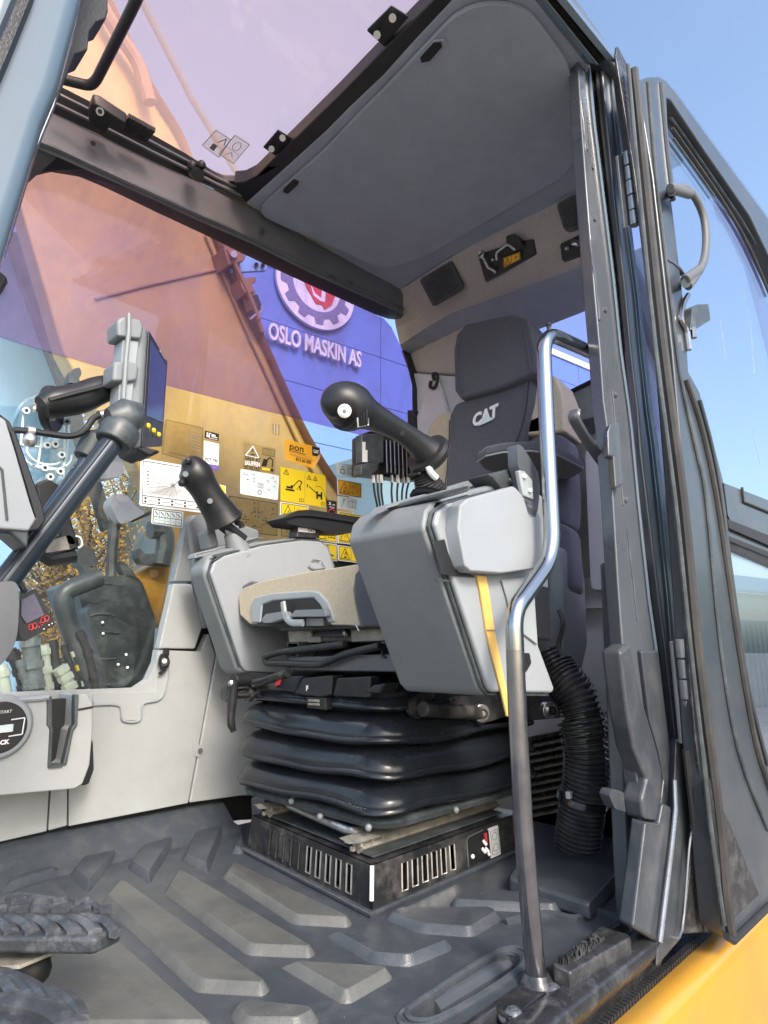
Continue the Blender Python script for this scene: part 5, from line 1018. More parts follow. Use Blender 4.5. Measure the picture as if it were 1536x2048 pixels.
# ------------------------------------------------------------------ handrail by the door post
hr_ = thing('grab_rail', 'polished bent steel grab rail rising from the sill to the door post', 'handrail', U((1075, 1990), PZ(0)))
HRP = PY(.545)
up_ = fillet(UU([(1206, 716), (1150, 690), (1086, 662), (1092, 820), (1106, 1112), (1058, 1180), (1027, 1222), (1030, 1300)], HRP), .055, 8)
q = MB(); q.tube(up_, .0138, 24); obj('upper_tube', q, M['chrome'], hr_, smooth_a=60)
lo_ = UU([(1030, 1300), (1036, 1450), (1046, 1640), (1060, 1820), (1075, 1990)], HRP); lo_[-1].z = max(lo_[-1].z, -.004)
q = MB(); q.tube(lo_, .0138, 24); obj('lower_tube', q, M['worn'], hr_, smooth_a=60)
f_ = lo_[-1]; q = MB(); q.tube([f_ + Vector((0, 0, z)) for z in (-.004, .008, .014, .02)], [.026, .024, .020, .016], 20); obj('foot_collar', q, M['sill'], hr_)
q = MB(); p = U((1098, 664), HRP); q.tube([p, p + Vector((0, 0, .012))], .004, 8); q.ball(p + Vector((0, 0, .014)), .006, 8); obj('stop_screw', q, M['black'], hr_)
# ------------------------------------------------------------------ corrugated hose
ch_ = thing('corrugated_hose', 'fat black corrugated hose curving from the seat to the floor with a cable tie', 'hose', U((1150, 1720), PX(1.48)))
def corr(name, pts, rad, n):
    p = resample(smooth(UU(pts, PX(1.46)), 10), n); r_ = [rad * (1.0 if i % 4 in (1, 2) else .84) for i in range(n)]
    q = MB(); q.tube(p, r_, 22); return obj(name, q, M['hose'], ch_, smooth_a=70), p
corr('upper_hose', [(1092, 1310), (1115, 1345), (1150, 1390), (1168, 1440), (1175, 1478)], .052, 80)
o, ph = corr('lower_hose', [(1158, 1440), (1172, 1500), (1172, 1560), (1166, 1600), (1160, 1650), (1152, 1715)], .054, 124)
q = MB(); p = U((1166, 1592), PX(1.46)); d = (U((1164, 1606), PX(1.46)) - p).normalized(); q.tube([p, p + d * .014], .058, 24); tie = obj('cable_tie', q, M['worn'], ch_)
q = MB(); q.box(U((1138, 1590), PX(1.40)), (.012, .012, .016)); obj('tie_head', q, M['white'], tie, .002)

# ------------------------------------------------------------------ displays at the front right corner
pl_ = thing('mount_pole', 'ribbed dark aluminium pole rising to the display with ball joint', 'pole', U((0, 1190), PY(1.05)))
MPp = PY(1.05); a, b = U((-60, 1255), MPp), U((238, 868), MPp)
dirp = (b - a).normalized(); sd_ = dirp.cross(fc).normalized(); pn_ = dirp.cross(sd_); pn_ = -pn_ if pn_.dot(fc) > 0 else pn_
q = MB(); q.tube([a, b], .0185, 20); obj('tube', q, M['polepaint'], pl_)
for k in (-.6, -.2, .25): q = MB(); q.tube([a + sd_ * .0185 * k + pn_ * .0185 * math.sqrt(1 - k*k), b + sd_ * .0185 * k + pn_ * .0185 * math.sqrt(1 - k*k)], .0016, 6); obj('rib', q, M['black'], pl_)
a2, b2 = U((60, 1085), PY(1.12)), U((180, 912), PY(1.12)); q = MB(); q.tube([a2, b2], .014, 14); obj('rear_tube', q, M['polepaint'], pl_)
q = MB(); q.tube(UU([(168, 918), (192, 885), (206, 878)], PY(1.12)), [.02, .028, .02], 14); obj('rear_joint', q, M['darkguard'], pl_, .003)
q = MB(); q.tube(UU([(224, 888), (238, 866), (248, 852)], MPp), [.030, .034, .03], 18); obj('clamp', q, M['darkguard'], pl_, .004)
q = MB(); q.tube(UU([(216, 838), (245, 836), (270, 842), (282, 852)], MPp), [(.018, .016), (.034, .030), (.034, .030), (.012, .012)], 18); obj('ball_joint', q, M['darkguard'], pl_, smooth_a=60)
tb = thing('tablet_display', 'upright rugged display in a grey spring holder above the pole', 'display', U((270, 880), PY(1.10)))
nearP, farP = PY(1.09), PY(1.22)
e_t, e_b = U((292, 652), nearP), U((277, 900), nearP); s_t, s_b = U((333, 722), farP), U((322, 896), farP)
back_ = Vector((-.042, .0, .004))
q = MB(); q.hexa([e_t, s_t, s_b, e_b], [e_t + back_, s_t + back_, s_b + back_, e_b + back_]); obj('housing', q, M['mid'], tb, .008, seg=3)
nn = (s_t - e_t).cross(e_b - e_t).normalized(); nn = nn if nn.x > 0 else -nn
def scr(s, t, o=.001): return e_t.lerp(s_t, s).lerp(e_b.lerp(s_b, s), t) + nn * o
q = MB(); q.prism([scr(.06, .02), scr(.96, .02), scr(.96, .98), scr(.06, .98)], nn * .003); obj('bezel', q, M['black'], tb, .002)
q = MB(); q.prism([scr(.14, .08, .0042), scr(.88, .10, .0042), scr(.88, .72, .0042), scr(.14, .72, .0042)], nn * .0008); obj('screen', q, M['screen'], tb)
for k in range(3): q = MB(); q.ball(scr(.22 + .25 * k, .80 + .03 * k, .004), .006, 8); obj('key', q, M['signal'], tb)
for k in range(3): q = MB(); q.tube([scr(.2 + .25 * k, .88, .0045), scr(.26 + .25 * k, .885, .0045)], .001, 5); obj('key_mark', q, M['ink'], tb)
q = MB(); q.tube([scr(.55, .045, .0045), scr(.8, .05, .0045)], .0012, 5); obj('maker_mark', q, M['white'], tb)
CPl = PY(1.075)
for pts in ([(234, 640), (244, 632), (284, 640), (289, 656), (284, 678), (236, 672)], [(228, 722), (268, 722), (280, 734), (276, 760), (262, 764), (226, 762)], [(216, 816), (238, 808), (266, 816), (272, 830), (270, 842), (216, 836)]):
    q = MB(); q.prism(UU(pts, CPl), (-.0, .05, 0)); obj('holder_jaw', q, M['mid'], tb, .006, seg=3)
q = MB(); q.prism(UU([(246, 676), (278, 680), (262, 815), (236, 812)], PY(1.083)), (0, .04, 0)); obj('holder_spine', q, M['mirror'], tb, .004)
q = MB(); q.tube(UU([(258, 628), (258, 660), (252, 720), (246, 815)], PY(1.07)), .0045, 8); obj('spring_rod', q, M['mid'], tb)
q = MB(); q.prism(UU([(258, 868), (282, 890), (318, 908), (322, 900), (300, 912), (276, 900)], PY(1.10)), (0, .08, 0)); obj('lower_lip', q, M['black'], tb, .004)
q = MB(); P1, r1 = lerpr(UU([(84, 815), (110, 806), (160, 796), (200, 780), (232, 774)], PY(1.15)), [.020, .027, .028, .026, .022]); q.tube(P1, r1, 16); ra = obj('mount_arm', q, M['black'], tb, smooth_a=60, label='black double socket arm with wing knob')
q = MB(); q.tube(UU([(98, 800), (150, 786), (205, 772)], PY(1.115)), .004, 6); obj('arm_groove', q, M['ink'], ra)
q = MB(); c_ = U((94, 818), PY(1.19)); q.tube([c_, c_ + Vector((.012, -.010, 0))], .042, 28); o = obj('round_base', q, M['black'], ra, .003)
for b in ((72, 810), (70, 819), (96, 838), (104, 836)): q = MB(); q.ball(U(b, PY(1.168)), .006, 8); obj('screw', q, M['zinc'], ra)
q = MB(); q.prism(rpoly(UU([(138, 752), (145, 738), (160, 734), (164, 748), (158, 756), (162, 772), (148, 774), (146, 764), (138, 768)], PY(1.14)), .005), (0, .025, 0)); obj('wing_knob', q, M['darkguard'], ra, .005, seg=3)
cp_ = thing('clear_mounting_plate', 'clear moulded plastic plate with bosses behind the mount arm', 'mounting plate', U((85, 950), PY(1.22)))
CL = PY(1.22)
q = MB(); q.prism(rpoly(UU([(34, 850), (42, 810), (60, 788), (90, 780), (120, 790), (140, 830), (138, 900), (126, 965), (60, 972), (44, 920)], CL), .02), (0, .03, 0)); obj('plate', q, M['clear'], cp_, .006)
for p, q2 in (((48, 820), (42, 890)), ((135, 830), (126, 960)), ((88, 850), (76, 930)), ((44, 890), (130, 900)), ((60, 930), (128, 940)), ((50, 860), (134, 868))):
    q = MB(); q.tube(UU([p, q2], off(CL, .004)), .0022, 6); obj('rib', q, M['pale'], cp_)
for b in ((50, 823), (131, 845), (92, 892), (121, 911), (87, 937), (118, 944), (98, 955), (108, 890), (60, 880)):
    q = MB(); c_ = U(b, off(CL, .008)); q.tube([c_, c_ + Vector((0, -.008, 0))], .0065, 12); o = obj('boss', q, M['pale'], cp_); q = MB(); q.cyl(c_ + Vector((0, -.008, 0)), c_ + Vector((0, -.009, 0)), .003, 8); obj('boss_hole', q, M['ink'], o)
for r_, v in ((.045, 905), (.032, 905), (.05, 960)): q = MB(); c_ = U((92, v), off(CL, .004)); q.tube([c_ + Vector((r_ * math.cos(R(k)), 0, .7 * r_ * math.sin(R(k)))) for k in range(170, 371, 20)], .0022, 6); obj('moulded_rim', q, M['pale'], cp_)
cbx = thing('display_cable', 'black cable with silver ferrules looping from the monitor to the display', 'cable', U((60, 862), PY(1.08)))
q = MB(); q.tube(smooth(UU([(28, 860), (60, 862), (100, 868), (140, 872), (168, 862), (186, 838), (200, 830)], PY(1.10)), 7), .0055, 10); obj('cable', q, M['black'], cbx)
for p, q2 in (((54, 861), (68, 863)), ((198, 831), (216, 828))): q = MB(); q.tube(UU([p, q2], PY(1.10)), .0085, 12); obj('ferrule', q, M['zinc'], cbx)
q = MB(); q.ball(U((60, 880), PY(1.09)), .012, 10); obj('cable_clamp', q, M['zinc'], cbx)
mm = thing('main_monitor', 'pale grey backed machine monitor cut off by the left edge of the picture', 'monitor', U((20, 1100), PY(1.0)))
q = MB(); q.prism(UU([(-80, 800), (0, 832), (12, 842), (30, 900), (62, 1010), (72, 1040), (58, 1062), (-80, 1052)], PY(.98)), (0, .05, 0)); obj('back_shell', q, M['cover'], mm, .012, seg=4)
q = MB(); q.prism(UU([(0, 826), (20, 842), (34, 868), (86, 1010), (92, 1040), (78, 1060), (56, 1064), (30, 1060), (70, 1035), (20, 868)], PY(1.0)), (0, .07, 0)); obj('front_bezel', q, M['black'], mm, .006)
q = MB(); q.prism(UU([(-80, 1050), (60, 1060), (56, 1098), (20, 1066), (-80, 1064)], PY(.985)), (0, .06, 0)); obj('under_shell', q, M['darkguard'], mm, .006)
q = MB(); q.tube(UU([(-60, 870), (4, 940), (14, 1040)], off(PY(.98), .001)), .002, 5); obj('shell_seam', q, M['darkguard'], mm)
q = MB(); q.prism(rpoly(UU([(-80, 1170), (36, 1160), (40, 1200), (36, 1270), (22, 1310), (-20, 1350), (-80, 1380)], PY(1.02)), .03), (0, .06, 0)); obj('stalk_cover', q, M['paint'], mm, .012, seg=4)
bxs = thing('black_receiver_box', 'black receiver boxes with bracket half hidden behind the pole', 'receiver', U((110, 1110), PY(1.2)))
for pts, d_ in (([(72, 966), (96, 957), (126, 974), (128, 1010), (108, 1030), (80, 1030)], .05), ([(120, 1050), (140, 1030), (152, 1068), (160, 1084), (150, 1092), (118, 1082)], .03), ([(90, 1080), (136, 1066), (150, 1072), (164, 1096), (96, 1114)], .05)):
    q = MB(); q.prism(UU(pts, PY(1.18)), (0, d_, 0)); obj('case', q, M['black'], bxs, .004)
q = MB(); q.prism(UU([(94, 1082), (132, 1072), (140, 1098), (92, 1106)], PY(1.176)), (0, .003, 0)); obj('face_plate', q, M['rust'], bxs)
q = MB(); q.tube(UU([(70, 1100), (100, 1120), (150, 1112)], PY(1.19)), .012, 8); obj('bracket', q, M['black'], bxs)
q = MB(); q.tube(smooth(UU([(150, 1072), (160, 1076), (163, 1090), (155, 1096)], PY(1.17)), 4), .003, 6); obj('clip', q, M['zinc'], bxs)
sdp = thing('small_display', 'small black display with red rimmed buttons low beside the monitor stalk', 'display', U((75, 1285), PY(1.10)))
SD = PY(1.10)
q = MB(); q.prism(rpoly(UU([(38, 1192), (72, 1177), (112, 1250), (48, 1284), (38, 1270)], SD), .004), (-.01, .03, 0)); obj('case', q, M['black'], sdp, .003)
q = MB(); q.prism(UU([(42, 1200), (68, 1187), (88, 1230), (52, 1247), (42, 1232)], off(SD, .001)), (0, -.002, 0)); obj('screen', q, M['lcd'], sdp)
for b in ((62, 1254), (69, 1252), (86, 1240), (93, 1237)): q = MB(); c_ = U(b, off(SD, .002)); q.tube([c_ + Vector((.0035 * math.cos(R(k)), 0, .0045 * math.sin(R(k)))) for k in range(0, 361, 40)], .0007, 5); obj('button', q, M['red'], sdp)
for b in ((78, 1254), (84, 1250), (80, 1246), (88, 1258), (98, 1250), (104, 1247)): q = MB(); q.ball(U(b, off(SD, .001)), .0014, 6); obj('indicator', q, M['white'] if b[0] > 85 else M['red'], sdp)
q = MB(); q.tube(UU([(40, 1165), (52, 1190)], PY(1.13)), .005, 6); obj('stay', q, M['black'], sdp)

# ------------------------------------------------------------------ pedals
for nm, lab, top, z, bars in (('travel_pedal', 'upper black rubber tread pedal at the left edge over the floor mat', [(-80, 1790), (60, 1782), (150, 1796), (182, 1796), (200, 1806), (243, 1846), (242, 1852), (190, 1876), (-80, 1872)], .13, 1), ('travel_pedal', 'lower dusty rubber tread pedal in the bottom left corner', [(-80, 1915), (20, 1930), (70, 1950), (120, 1985), (170, 2030), (190, 2068), (-80, 2060)], .15, 2)):
    pd = thing(nm, lab, 'pedal', U((60, 1880), PZ(z)), 'rubber travel pedals')
    T_ = UU(top, PZ(z)); q = MB(); q.prism(T_, (0, 0, -.018)); obj('rubber_pad', q, M['pedal'], pd, .005, seg=3)
    r8 = random.Random(bars)
    if bars == 1:
        for k in range(6):
            u = -30 + k * 42; q = MB(); q.tube(smooth(UU([(u, 1838), (u + 22, 1842), (u + 40, 1852), (u + 52, 1866)], PZ(z + .001)), 3), [(.006, .009)] * 10, 6); obj('tread_bar', q, M['pedal'], pd)
            q = MB(); q.tube(UU([(u + 6, 1824), (u + 44, 1818)], PZ(z + .001)), [(.006, .008)] * 2, 6); obj('tread_bar', q, M['pedal'], pd)
            if k < 5: q = MB(); q.tube(UU([(u + 10, 1806), (u + 40, 1801)], PZ(z + .001)), [(.005, .007)] * 2, 6); obj('tread_bar', q, M['pedal'], pd)
        q = MB(); q.tube(smooth(UU([(150, 1826), (166, 1812), (184, 1810), (196, 1822), (178, 1834), (160, 1834)], PZ(z + .001)), 4), .005, 6); obj('tread_ring', q, M['pedal'], pd)
        q = MB(); q.prism(UU([(-80, 1892), (132, 1890), (108, 1902), (40, 1930), (-80, 1935)], PZ(z - .03)), (0, 0, -.004)); obj('pedal_plate', q, M['rust'], pd)
        q = MB(); q.ball(U((66, 1938), PZ(.06)), .022, 12); obj('pedal_pivot', q, M['ink'], pd)
    else:
        for k in range(5):
            q = MB(); q.tube(smooth(UU([(-20 + 36*k, 1948 + 11*k), (10 + 34*k, 1962 + 13*k), (30 + 32*k, 1990 + 13*k)], PZ(z + .001)), 4), [(.005, .009)] * 9, 6); obj('tread_bar', q, M['pedal'], pd)
        q = MB(); q.tube(smooth(UU([(-60, 2004), (40, 2008), (110, 2028), (150, 2060)], PZ(z + .002)), 4), [(.006, .012)] * 13, 6); obj('tread_bar', q, M['pedal'], pd)
        for k in range(60):
            pass
# ------------------------------------------------------------------ rear overhead fittings
LP_ = (Vector((1.60, 0, 1.58)), (Vector((1.60, 1, 1.58)) - Vector((1.60, 0, 1.58))).cross(U((960, 488), PZ(ZC)) - Vector((1.60, 0, 1.58))).normalized())
LNR = off(LP_, .014)
for nm, pts, lab in (('ceiling_speaker', [(838, 560), (902, 522), (926, 572), (924, 582), (872, 612), (866, 612)], 'black slotted speaker grille in the rear liner right above the seat headrest'), ('ceiling_speaker', [(1112, 408), (1180, 374), (1190, 445), (1140, 466), (1128, 460)], 'dark speaker grille in the rear liner beside the door post')):
    s_ = thing(nm, lab, 'speaker', U(pts[0], LNR), 'speakers in the rear liner')
    q = MB(); q.prism(rpoly(UU(pts, LNR), .012), LP_[1] * .012 * (1 if LP_[1].x > 0 else -1)); obj('grille', q, M['darkguard'], s_, .003)
    c0, c1, c2, c3 = U(pts[0], off(LNR, .001)), U(pts[1], off(LNR, .001)), U(pts[2], off(LNR, .001)), U(pts[-1], off(LNR, .001))
    for k in range(1, 12): t = k / 12; q = MB(); q.tube([c0.lerp(c3, t).lerp(c1.lerp(c2, t), .08), c0.lerp(c3, t).lerp(c1.lerp(c2, t), .92)], .0012, 5); obj('slot', q, M['ink'], s_)
hb = thing('hatch_lock_bracket', 'black latch bracket with wire bails and yellow warning label on the rear liner', 'latch', U((1015, 540), LNR))
q = MB(); q.prism(UU([(955, 510), (968, 505), (1040, 482), (1066, 478), (1070, 505), (1010, 540), (970, 562), (964, 540)], LNR), (.012, 0, 0)); obj('plate', q, M['black'], hb, .003)
q = MB(); q.tube(fillet(UU([(994, 520), (992, 506), (1016, 488), (1030, 500)], off(LNR, .02)), .01), .004, 8); obj('bail', q, M['zinc'], hb)
q = MB(); q.tube(UU([(963, 510), (976, 535), (990, 543)], off(LNR, .015)), .004, 8); obj('rod', q, M['zinc'], hb)
q = MB(); c_ = U((962, 509), off(LNR, .012)); q.tube([c_ + Vector((0, .010 * math.cos(R(k)), .010 * math.sin(R(k)))) for k in range(0, 361, 30)], .003, 6); obj('eyelet', q, M['zinc'], hb)
q = MB(); q.prism(rpoly(UU([(1012, 472), (1028, 466), (1040, 474), (1042, 490), (1024, 496), (1012, 486)], off(LNR, .02)), .006), (.02, 0, 0)); obj('lock_head', q, M['black'], hb, .004)
for b in ((989, 544), (1033, 482), (985, 520)): q = MB(); q.ball(U(b, off(LNR, .012)), .005, 8); obj('bolt', q, M['zinc'], hb)
lu = thing('reading_lamp', 'black lamp panel with two round chrome lamps beside the door post', 'lamp', U((1150, 500), LNR))
q = MB(); q.prism(rpoly(UU([(1120, 488), (1178, 460), (1200, 462), (1190, 500), (1124, 522)], LNR), .006), (.012, 0, 0)); obj('panel', q, M['black'], lu, .003)
for b, r_ in (((1152, 484), .016), ((1134, 496), .008)): c_ = U(b, off(LNR, .002)); q = MB(); q.tube([c_, c_ - Vector((.006, .002, 0)), c_ - Vector((.008, .003, 0))], [r_, r_ * .9, r_ * .5], 16); obj('lamp', q, M['chrome'], lu)

# ------------------------------------------------------------------ labels: each is a film of its own with printed marks
class Lab:
    def __init__(s, corners, pl, name, label, mt, cat='sticker', outline=None, rnd=.004, lift=.0):
        s.c = [U(p, off(pl, .003 + lift)) for p in corners]; s.pl = pl
        s.n = (s.c[1] - s.c[0]).cross(s.c[3] - s.c[0]).normalized()
        if s.n.dot(EYE - s.c[0]) < 0: s.n = -s.n
        q = MB(); poly = [U(p, off(pl, .003 + lift)) for p in outline] if outline else s.c
        q.prism(rpoly(poly, rnd, 3), s.n * .0006); s.o = obj(name, q, M[mt]); tag(s.o, label, cat); s.k = {}
    def p(s, x, y, o=.001): tl, tr_, br, bl = s.c; return bl.lerp(br, x).lerp(tl.lerp(tr_, x), y) + s.n * (o + .0002)
    def mb(s, m): return s.k.setdefault(m, MB())
    def rect(s, x0, y0, x1, y1, m='ink', o=.001): s.mb(m).add([s.p(x0, y0, o), s.p(x1, y0, o), s.p(x1, y1, o), s.p(x0, y1, o)], [(0, 1, 2, 3)])
    def poly(s, pts, m='ink', o=.0012):
        v = [s.p(x, y, o) for x, y in pts]; t = tessellate_polygon([v]); s.mb(m).add(v, [tuple(k) for k in t])
    def line(s, pts, w=.0007, m='ink', o=.0012): s.mb(m).tube([s.p(x, y, o) for x, y in pts], (w), 4) if False else s._line(pts, w, m, o)
    def _line(s, pts, w, m, o):
        P = [s.p(x, y, o) for x, y in pts]
        for a, b in zip(P, P[1:]):
            d = (b - a)
            if d.length < 1e-6: continue
            e = d.normalized().cross(s.n) * w; s.mb(m).add([a - e, b - e, b + e, a + e], [(0, 1, 2, 3)])
    def frame(s, i=.03, w=.0008, m='ink', j=None):
        j = j or i; s.line([(i, j), (1 - i, j), (1 - i, 1 - j), (i, 1 - j), (i, j)], w, m)
    def text(s, t, x, y, size, m='ink', bold=0, sx=1.0):
        ex = (s.p(1, .5) - s.p(0, .5)); ey = s.n.cross(ex); put_text(s.mb(m), t, size, s.p(x, y, .0014), ex, ey, bold=bold, sx=sx)
    def warn(s, x, y, w, h, m='ink', lw=.0009):
        s.line([(x, y), (x + w, y), (x + w / 2, y + h), (x, y)], lw, m); s.line([(x + w/2, y + h*.3), (x + w/2, y + h*.65)], lw, m); s.rect(x + w*.47, y + h*.14, x + w*.53, y + h*.22, m)
    def book(s, x, y, w, h, m='ink', lw=.0007):
        s.line([(x, y), (x + w*.5, y + h*.12), (x + w, y), (x + w, y + h*.85), (x + w*.75, y + h), (x + w*.5, y + h*.88), (x + w*.25, y + h), (x, y + h*.85), (x, y)], lw, m); s.line([(x + w*.5, y + h*.12), (x + w*.5, y + h*.88)], lw, m)
    def man(s, x, y, h, m='ink'):
        s.poly([(x + h*.12*math.cos(R(a)), y + h*.88 + h*.12*math.sin(R(a))) for a in range(0, 360, 45)], m); s.poly([(x - h*.14, y + h*.35), (x + h*.14, y + h*.35), (x + h*.12, y + h*.75), (x - h*.12, y + h*.75)], m); s.line([(x - h*.08, y + h*.35), (x - h*.12, y)], .0008, m); s.line([(x + h*.08, y + h*.35), (x + h*.12, y)], .0008, m)
    def machine(s, x, y, w, h, m='ink'):
        s.poly([(x, y), (x + w*.5, y), (x + w*.5, y + h*.14), (x, y + h*.14)], m); s.poly([(x + w*.05, y + h*.2), (x + w*.4, y + h*.2), (x + w*.42, y + h*.48), (x + w*.3, y + h*.5), (x + w*.3, y + h*.36), (x + w*.05, y + h*.36)], m)
        s.line([(x + w*.4, y + h*.36), (x + w*.75, y + h), (x + w*.95, y + h*.9), (x + w*.8, y + h*.5)], .0016, m); s.poly([(x + w*.72, y + h*.5), (x + w*.88, y + h*.52), (x + w*.78, y + h*.3)], m)
    def done(s):
        for m, mb in s.k.items(): obj('print', mb, M[m], s.o)
W = WIN
L = Lab([(281, 916), (421, 940), (418, 1027), (279, 1011)], W, 'window_sticker', 'large white working range chart low on the side window behind the far joystick', 'white')
L.frame(.035, .0008, j=.05); L.line([(.04, .22), (.96, .22)], .0008)
for k in range(9): f0 = k / 9; L.line([(.07 + .33 * f0, .93 - .05 * f0), (.07 + .33 * f0 * .7, .30 + .2 * f0), (.45 + .2 * f0, .27 + .2 * f0)], .0004, 'grey_ink')
for k in range(12): a = R(100 + k * 16); L.line([(.47, .52), (.47 + .42 * math.cos(a), min(.93, max(.26, .52 + .5 * math.sin(a))))], .0004, 'grey_ink')
for k in range(6): L.line([(.55, .9 - .05 * k), (.9, .9 - .05 * k)], .0003, 'grey_ink')
L.machine(.42, .48, .14, .16, 'grey_ink')
for k in range(5): L.rect(.06 + .185 * k, .08, .09 + .185 * k, .12); L.rect(.06 + .185 * k, .15, .09 + .185 * k, .19); L.line([(.11 + .185 * k, .13), (.22 + .185 * k, .13)], .0006, 'grey_ink')
for k in range(5): L.rect(.09, .45 + .07 * k, .115, .47 + .07 * k)
for k in range(8): L.rect(.72 + .1 * (k % 2), .36 + .05 * (k // 2), .77 + .1 * (k % 2), .375 + .05 * (k // 2), 'grey_ink')
L.done()
L = Lab([(304, 1016), (367, 1024), (365, 1056), (302, 1047)], W, 'window_sticker', 'small white lifting table sticker under the large range chart', 'pale')
L.frame(.05, .0009, j=.08); L.line([(.06, .48), (.94, .48)], .0006)
for k in range(1, 5): L.line([(.06 + .176 * k, .1), (.06 + .176 * k, .9)], .0005)
for k in range(5): L.line([(.1 + .176 * k, .82), (.19 + .176 * k, .62)], .0012); L.rect(.12 + .176 * k, .52, .15 + .176 * k, .56)
for k in range(5): L.line([(.1 + .176 * k, .28), (.2 + .176 * k, .28)], .0006, 'grey_ink')
L.done()
L = Lab([(330, 838), (407, 855), (404, 931), (322, 908)], W, 'window_sticker', 'transparent film sticker with faint diagrams beside the display', 'clear_film')
L.frame(.02, .0005, 'ink')
for k in range(7): L.line([(.66, .86 - .08 * k), (.92, .84 - .08 * k)], .0006, 'grey_ink')
for x, y in ((.12, .8), (.4, .8), (.12, .55), (.4, .6)): L.line([(x, y), (x + .1, y + .05), (x + .12, y - .03)], .0009, 'brown'); L.line([(x, y + .06), (x + .12, y + .08)], .0005, 'brown')
L.text('programjusfunksjon', .42, .12, .009, 'ink', sx=.8); L.done()
L = Lab([(410, 861), (438, 868), (437, 882), (409, 876)], W, 'window_sticker', 'small black rental sticker above the white number sticker', 'ink', rnd=.001)
L.poly([(.12, .2), (.12, .82), (.2, .82), (.2, .4), (.26, .4), (.26, .82), (.42, .82), (.42, .7), (.34, .7), (.34, .2)], 'white'); L.rect(.46, .5, .75, .72, 'white'); L.rect(.46, .34, .9, .44, 'white'); L.line([(.3, .14), (.88, .12)], .0006, 'white'); L.done()
L = Lab([(408, 881), (438, 888), (437, 931), (407, 926)], W, 'window_sticker', 'white number sticker reading PCT 790 on the side window', 'white', rnd=.001)
L.text('PCT 790', .5, .18, .014, 'ink', bold=.0002, sx=.8); L.line([(.2, .9), (.8, .9)], .0006, 'grey_ink'); L.line([(.38, .06), (.62, .06)], .0007); L.done()
L = Lab([(407, 927), (437, 932), (437, 941), (407, 936)], W, 'window_sticker', 'narrow blue strip sticker with letter N under the white number sticker', 'blue_ink', rnd=.001)
L.text('N', .28, .5, .012, 'white', bold=.0004); L.rect(.6, .3, .84, .65, 'red'); L.done()
L = Lab([(487, 884), (552, 897), (549, 947), (486, 939)], W, 'window_sticker', 'clear bucket warning film reading SJEKK AT SKUFFEN SITTER FAST', 'clear_film', rnd=.001)
L.line([(.06, .52), (.48, .50), (.28, .92), (.06, .52)], .0016, 'white'); L.line([(.28, .8), (.25, .72), (.29, .70)], .0018); L.poly([(.2, .62), (.36, .62), (.32, .57), (.24, .57)])
L.text('SJEKK AT', .28, .41, .020, 'ink', bold=.0006, sx=.66); L.text('SKUFFEN', .28, .25, .020, 'white', bold=.0006, sx=.66); L.text('SITTER FAST', .28, .09, .018, 'ink', bold=.0005, sx=.56)
L.line([(.58, .66), (.95, .66), (.95, .92), (.58, .92), (.58, .66)], .0009, 'ink')
for k in range(3): L.line([(.61, .72 + .07 * k), (.92, .72 + .07 * k)], .0007, 'ink')
L.poly([(.56, .22), (.72, .22), (.76, .48), (.62, .52)]); L.line([(.7, .45), (.82, .6), (.92, .5), (.9, .24)], .0022); L.rect(.58, .08, .84, .17, 'signal'); L.rect(.86, .06, .95, .17); L.done()
L = Lab([(481, 938), (558, 952), (555, 1000), (480, 987)], W, 'window_sticker', 'pale white operating pictogram sticker under the bucket warning film', 'pale', rnd=.003)
L.frame(.015, .0018, 'white'); L.line([(.09, .9), (.09, .8), (.18, .8), (.18, .9)], .0009, 'grey_ink')
for x, y in ((.28, .86), (.3, .7), (.3, .58), (.78, .86), (.86, .72), (.66, .7), (.84, .52), (.7, .35)): L.line([(x, y), (x + .06, y + .03), (x + .07, y - .06)], .0008, 'grey_ink')
for x in (.45, .53): L.line([(x, .38), (x + .05, .38), (x + .05, .55), (x, .55), (x, .38)], .0009, 'grey_ink')
L.line([(.5 + .05 * math.cos(R(a)), .18 + .09 * math.sin(R(a))) for a in range(0, 361, 40)], .0014, 'grey_ink'); L.line([(.2, .64), (.16, .62)], .0014, 'ink'); L.done()
L = Lab([(457, 991), (555, 1007), (554, 1072), (466, 1062)], W, 'window_sticker', 'brown tinted lever pattern film right of the far joystick', 'clear_film', rnd=.001)
L.frame(.01, .001)
for cx_, cy_ in ((.3, .38), (.74, .42)):
    for dx, dy in ((0, .08), (0, -.08), (.05, 0), (-.05, 0), (0, 0)): L.rect(cx_ + dx - .016, cy_ + dy - .02, cx_ + dx + .016, cy_ + dy + .02)
    for dx, dy in ((-.14, .2), (.12, .2), (-.12, -.18), (.12, -.2)): L.line([(cx_ + dx, cy_ + dy), (cx_ + dx + .05, cy_ + dy + .06), (cx_ + dx + .09, cy_ + dy + .04)], .0009)
for x in (.5, .57):
    for y in (.86, .72, .62, .48): L.rect(x, y, x + .018, y + .07)
L.line([(.45, .1), (.65, .1), (.65, .2), (.45, .2), (.45, .1)], .0006); L.line([(.9 + .02 * math.cos(R(a)), .8 + .04 * math.sin(R(a))) for a in range(0, 361, 60)], .0009); L.done()
L = Lab([(569, 878), (640, 895), (641, 936), (571, 919)], W, 'window_sticker', 'peeling orange service sticker reading pon with a black CAT square', 'orange', outline=[(569, 878), (606, 887), (639, 895), (641, 908), (632, 916), (624, 937), (600, 928), (571, 919)], rnd=.001)
L.text('pon', .32, .70, .030, 'ink', bold=.0004, sx=1.25); L.line([(.18, .50), (.56, .47)], .0012); L.rect(.76, .52, .985, .98, 'ink'); L.text('CAT', .872, .74, .014, 'white', bold=.0006, sx=.8)
L.line([(.1, .42), (.74, .38)], .0004, 'brown'); L.line([(.12, .30), (.78, .27)], .0009, 'brown'); L.text('815 66 500', .5, .14, .015, 'ink', bold=.0004, sx=.9); L.done()
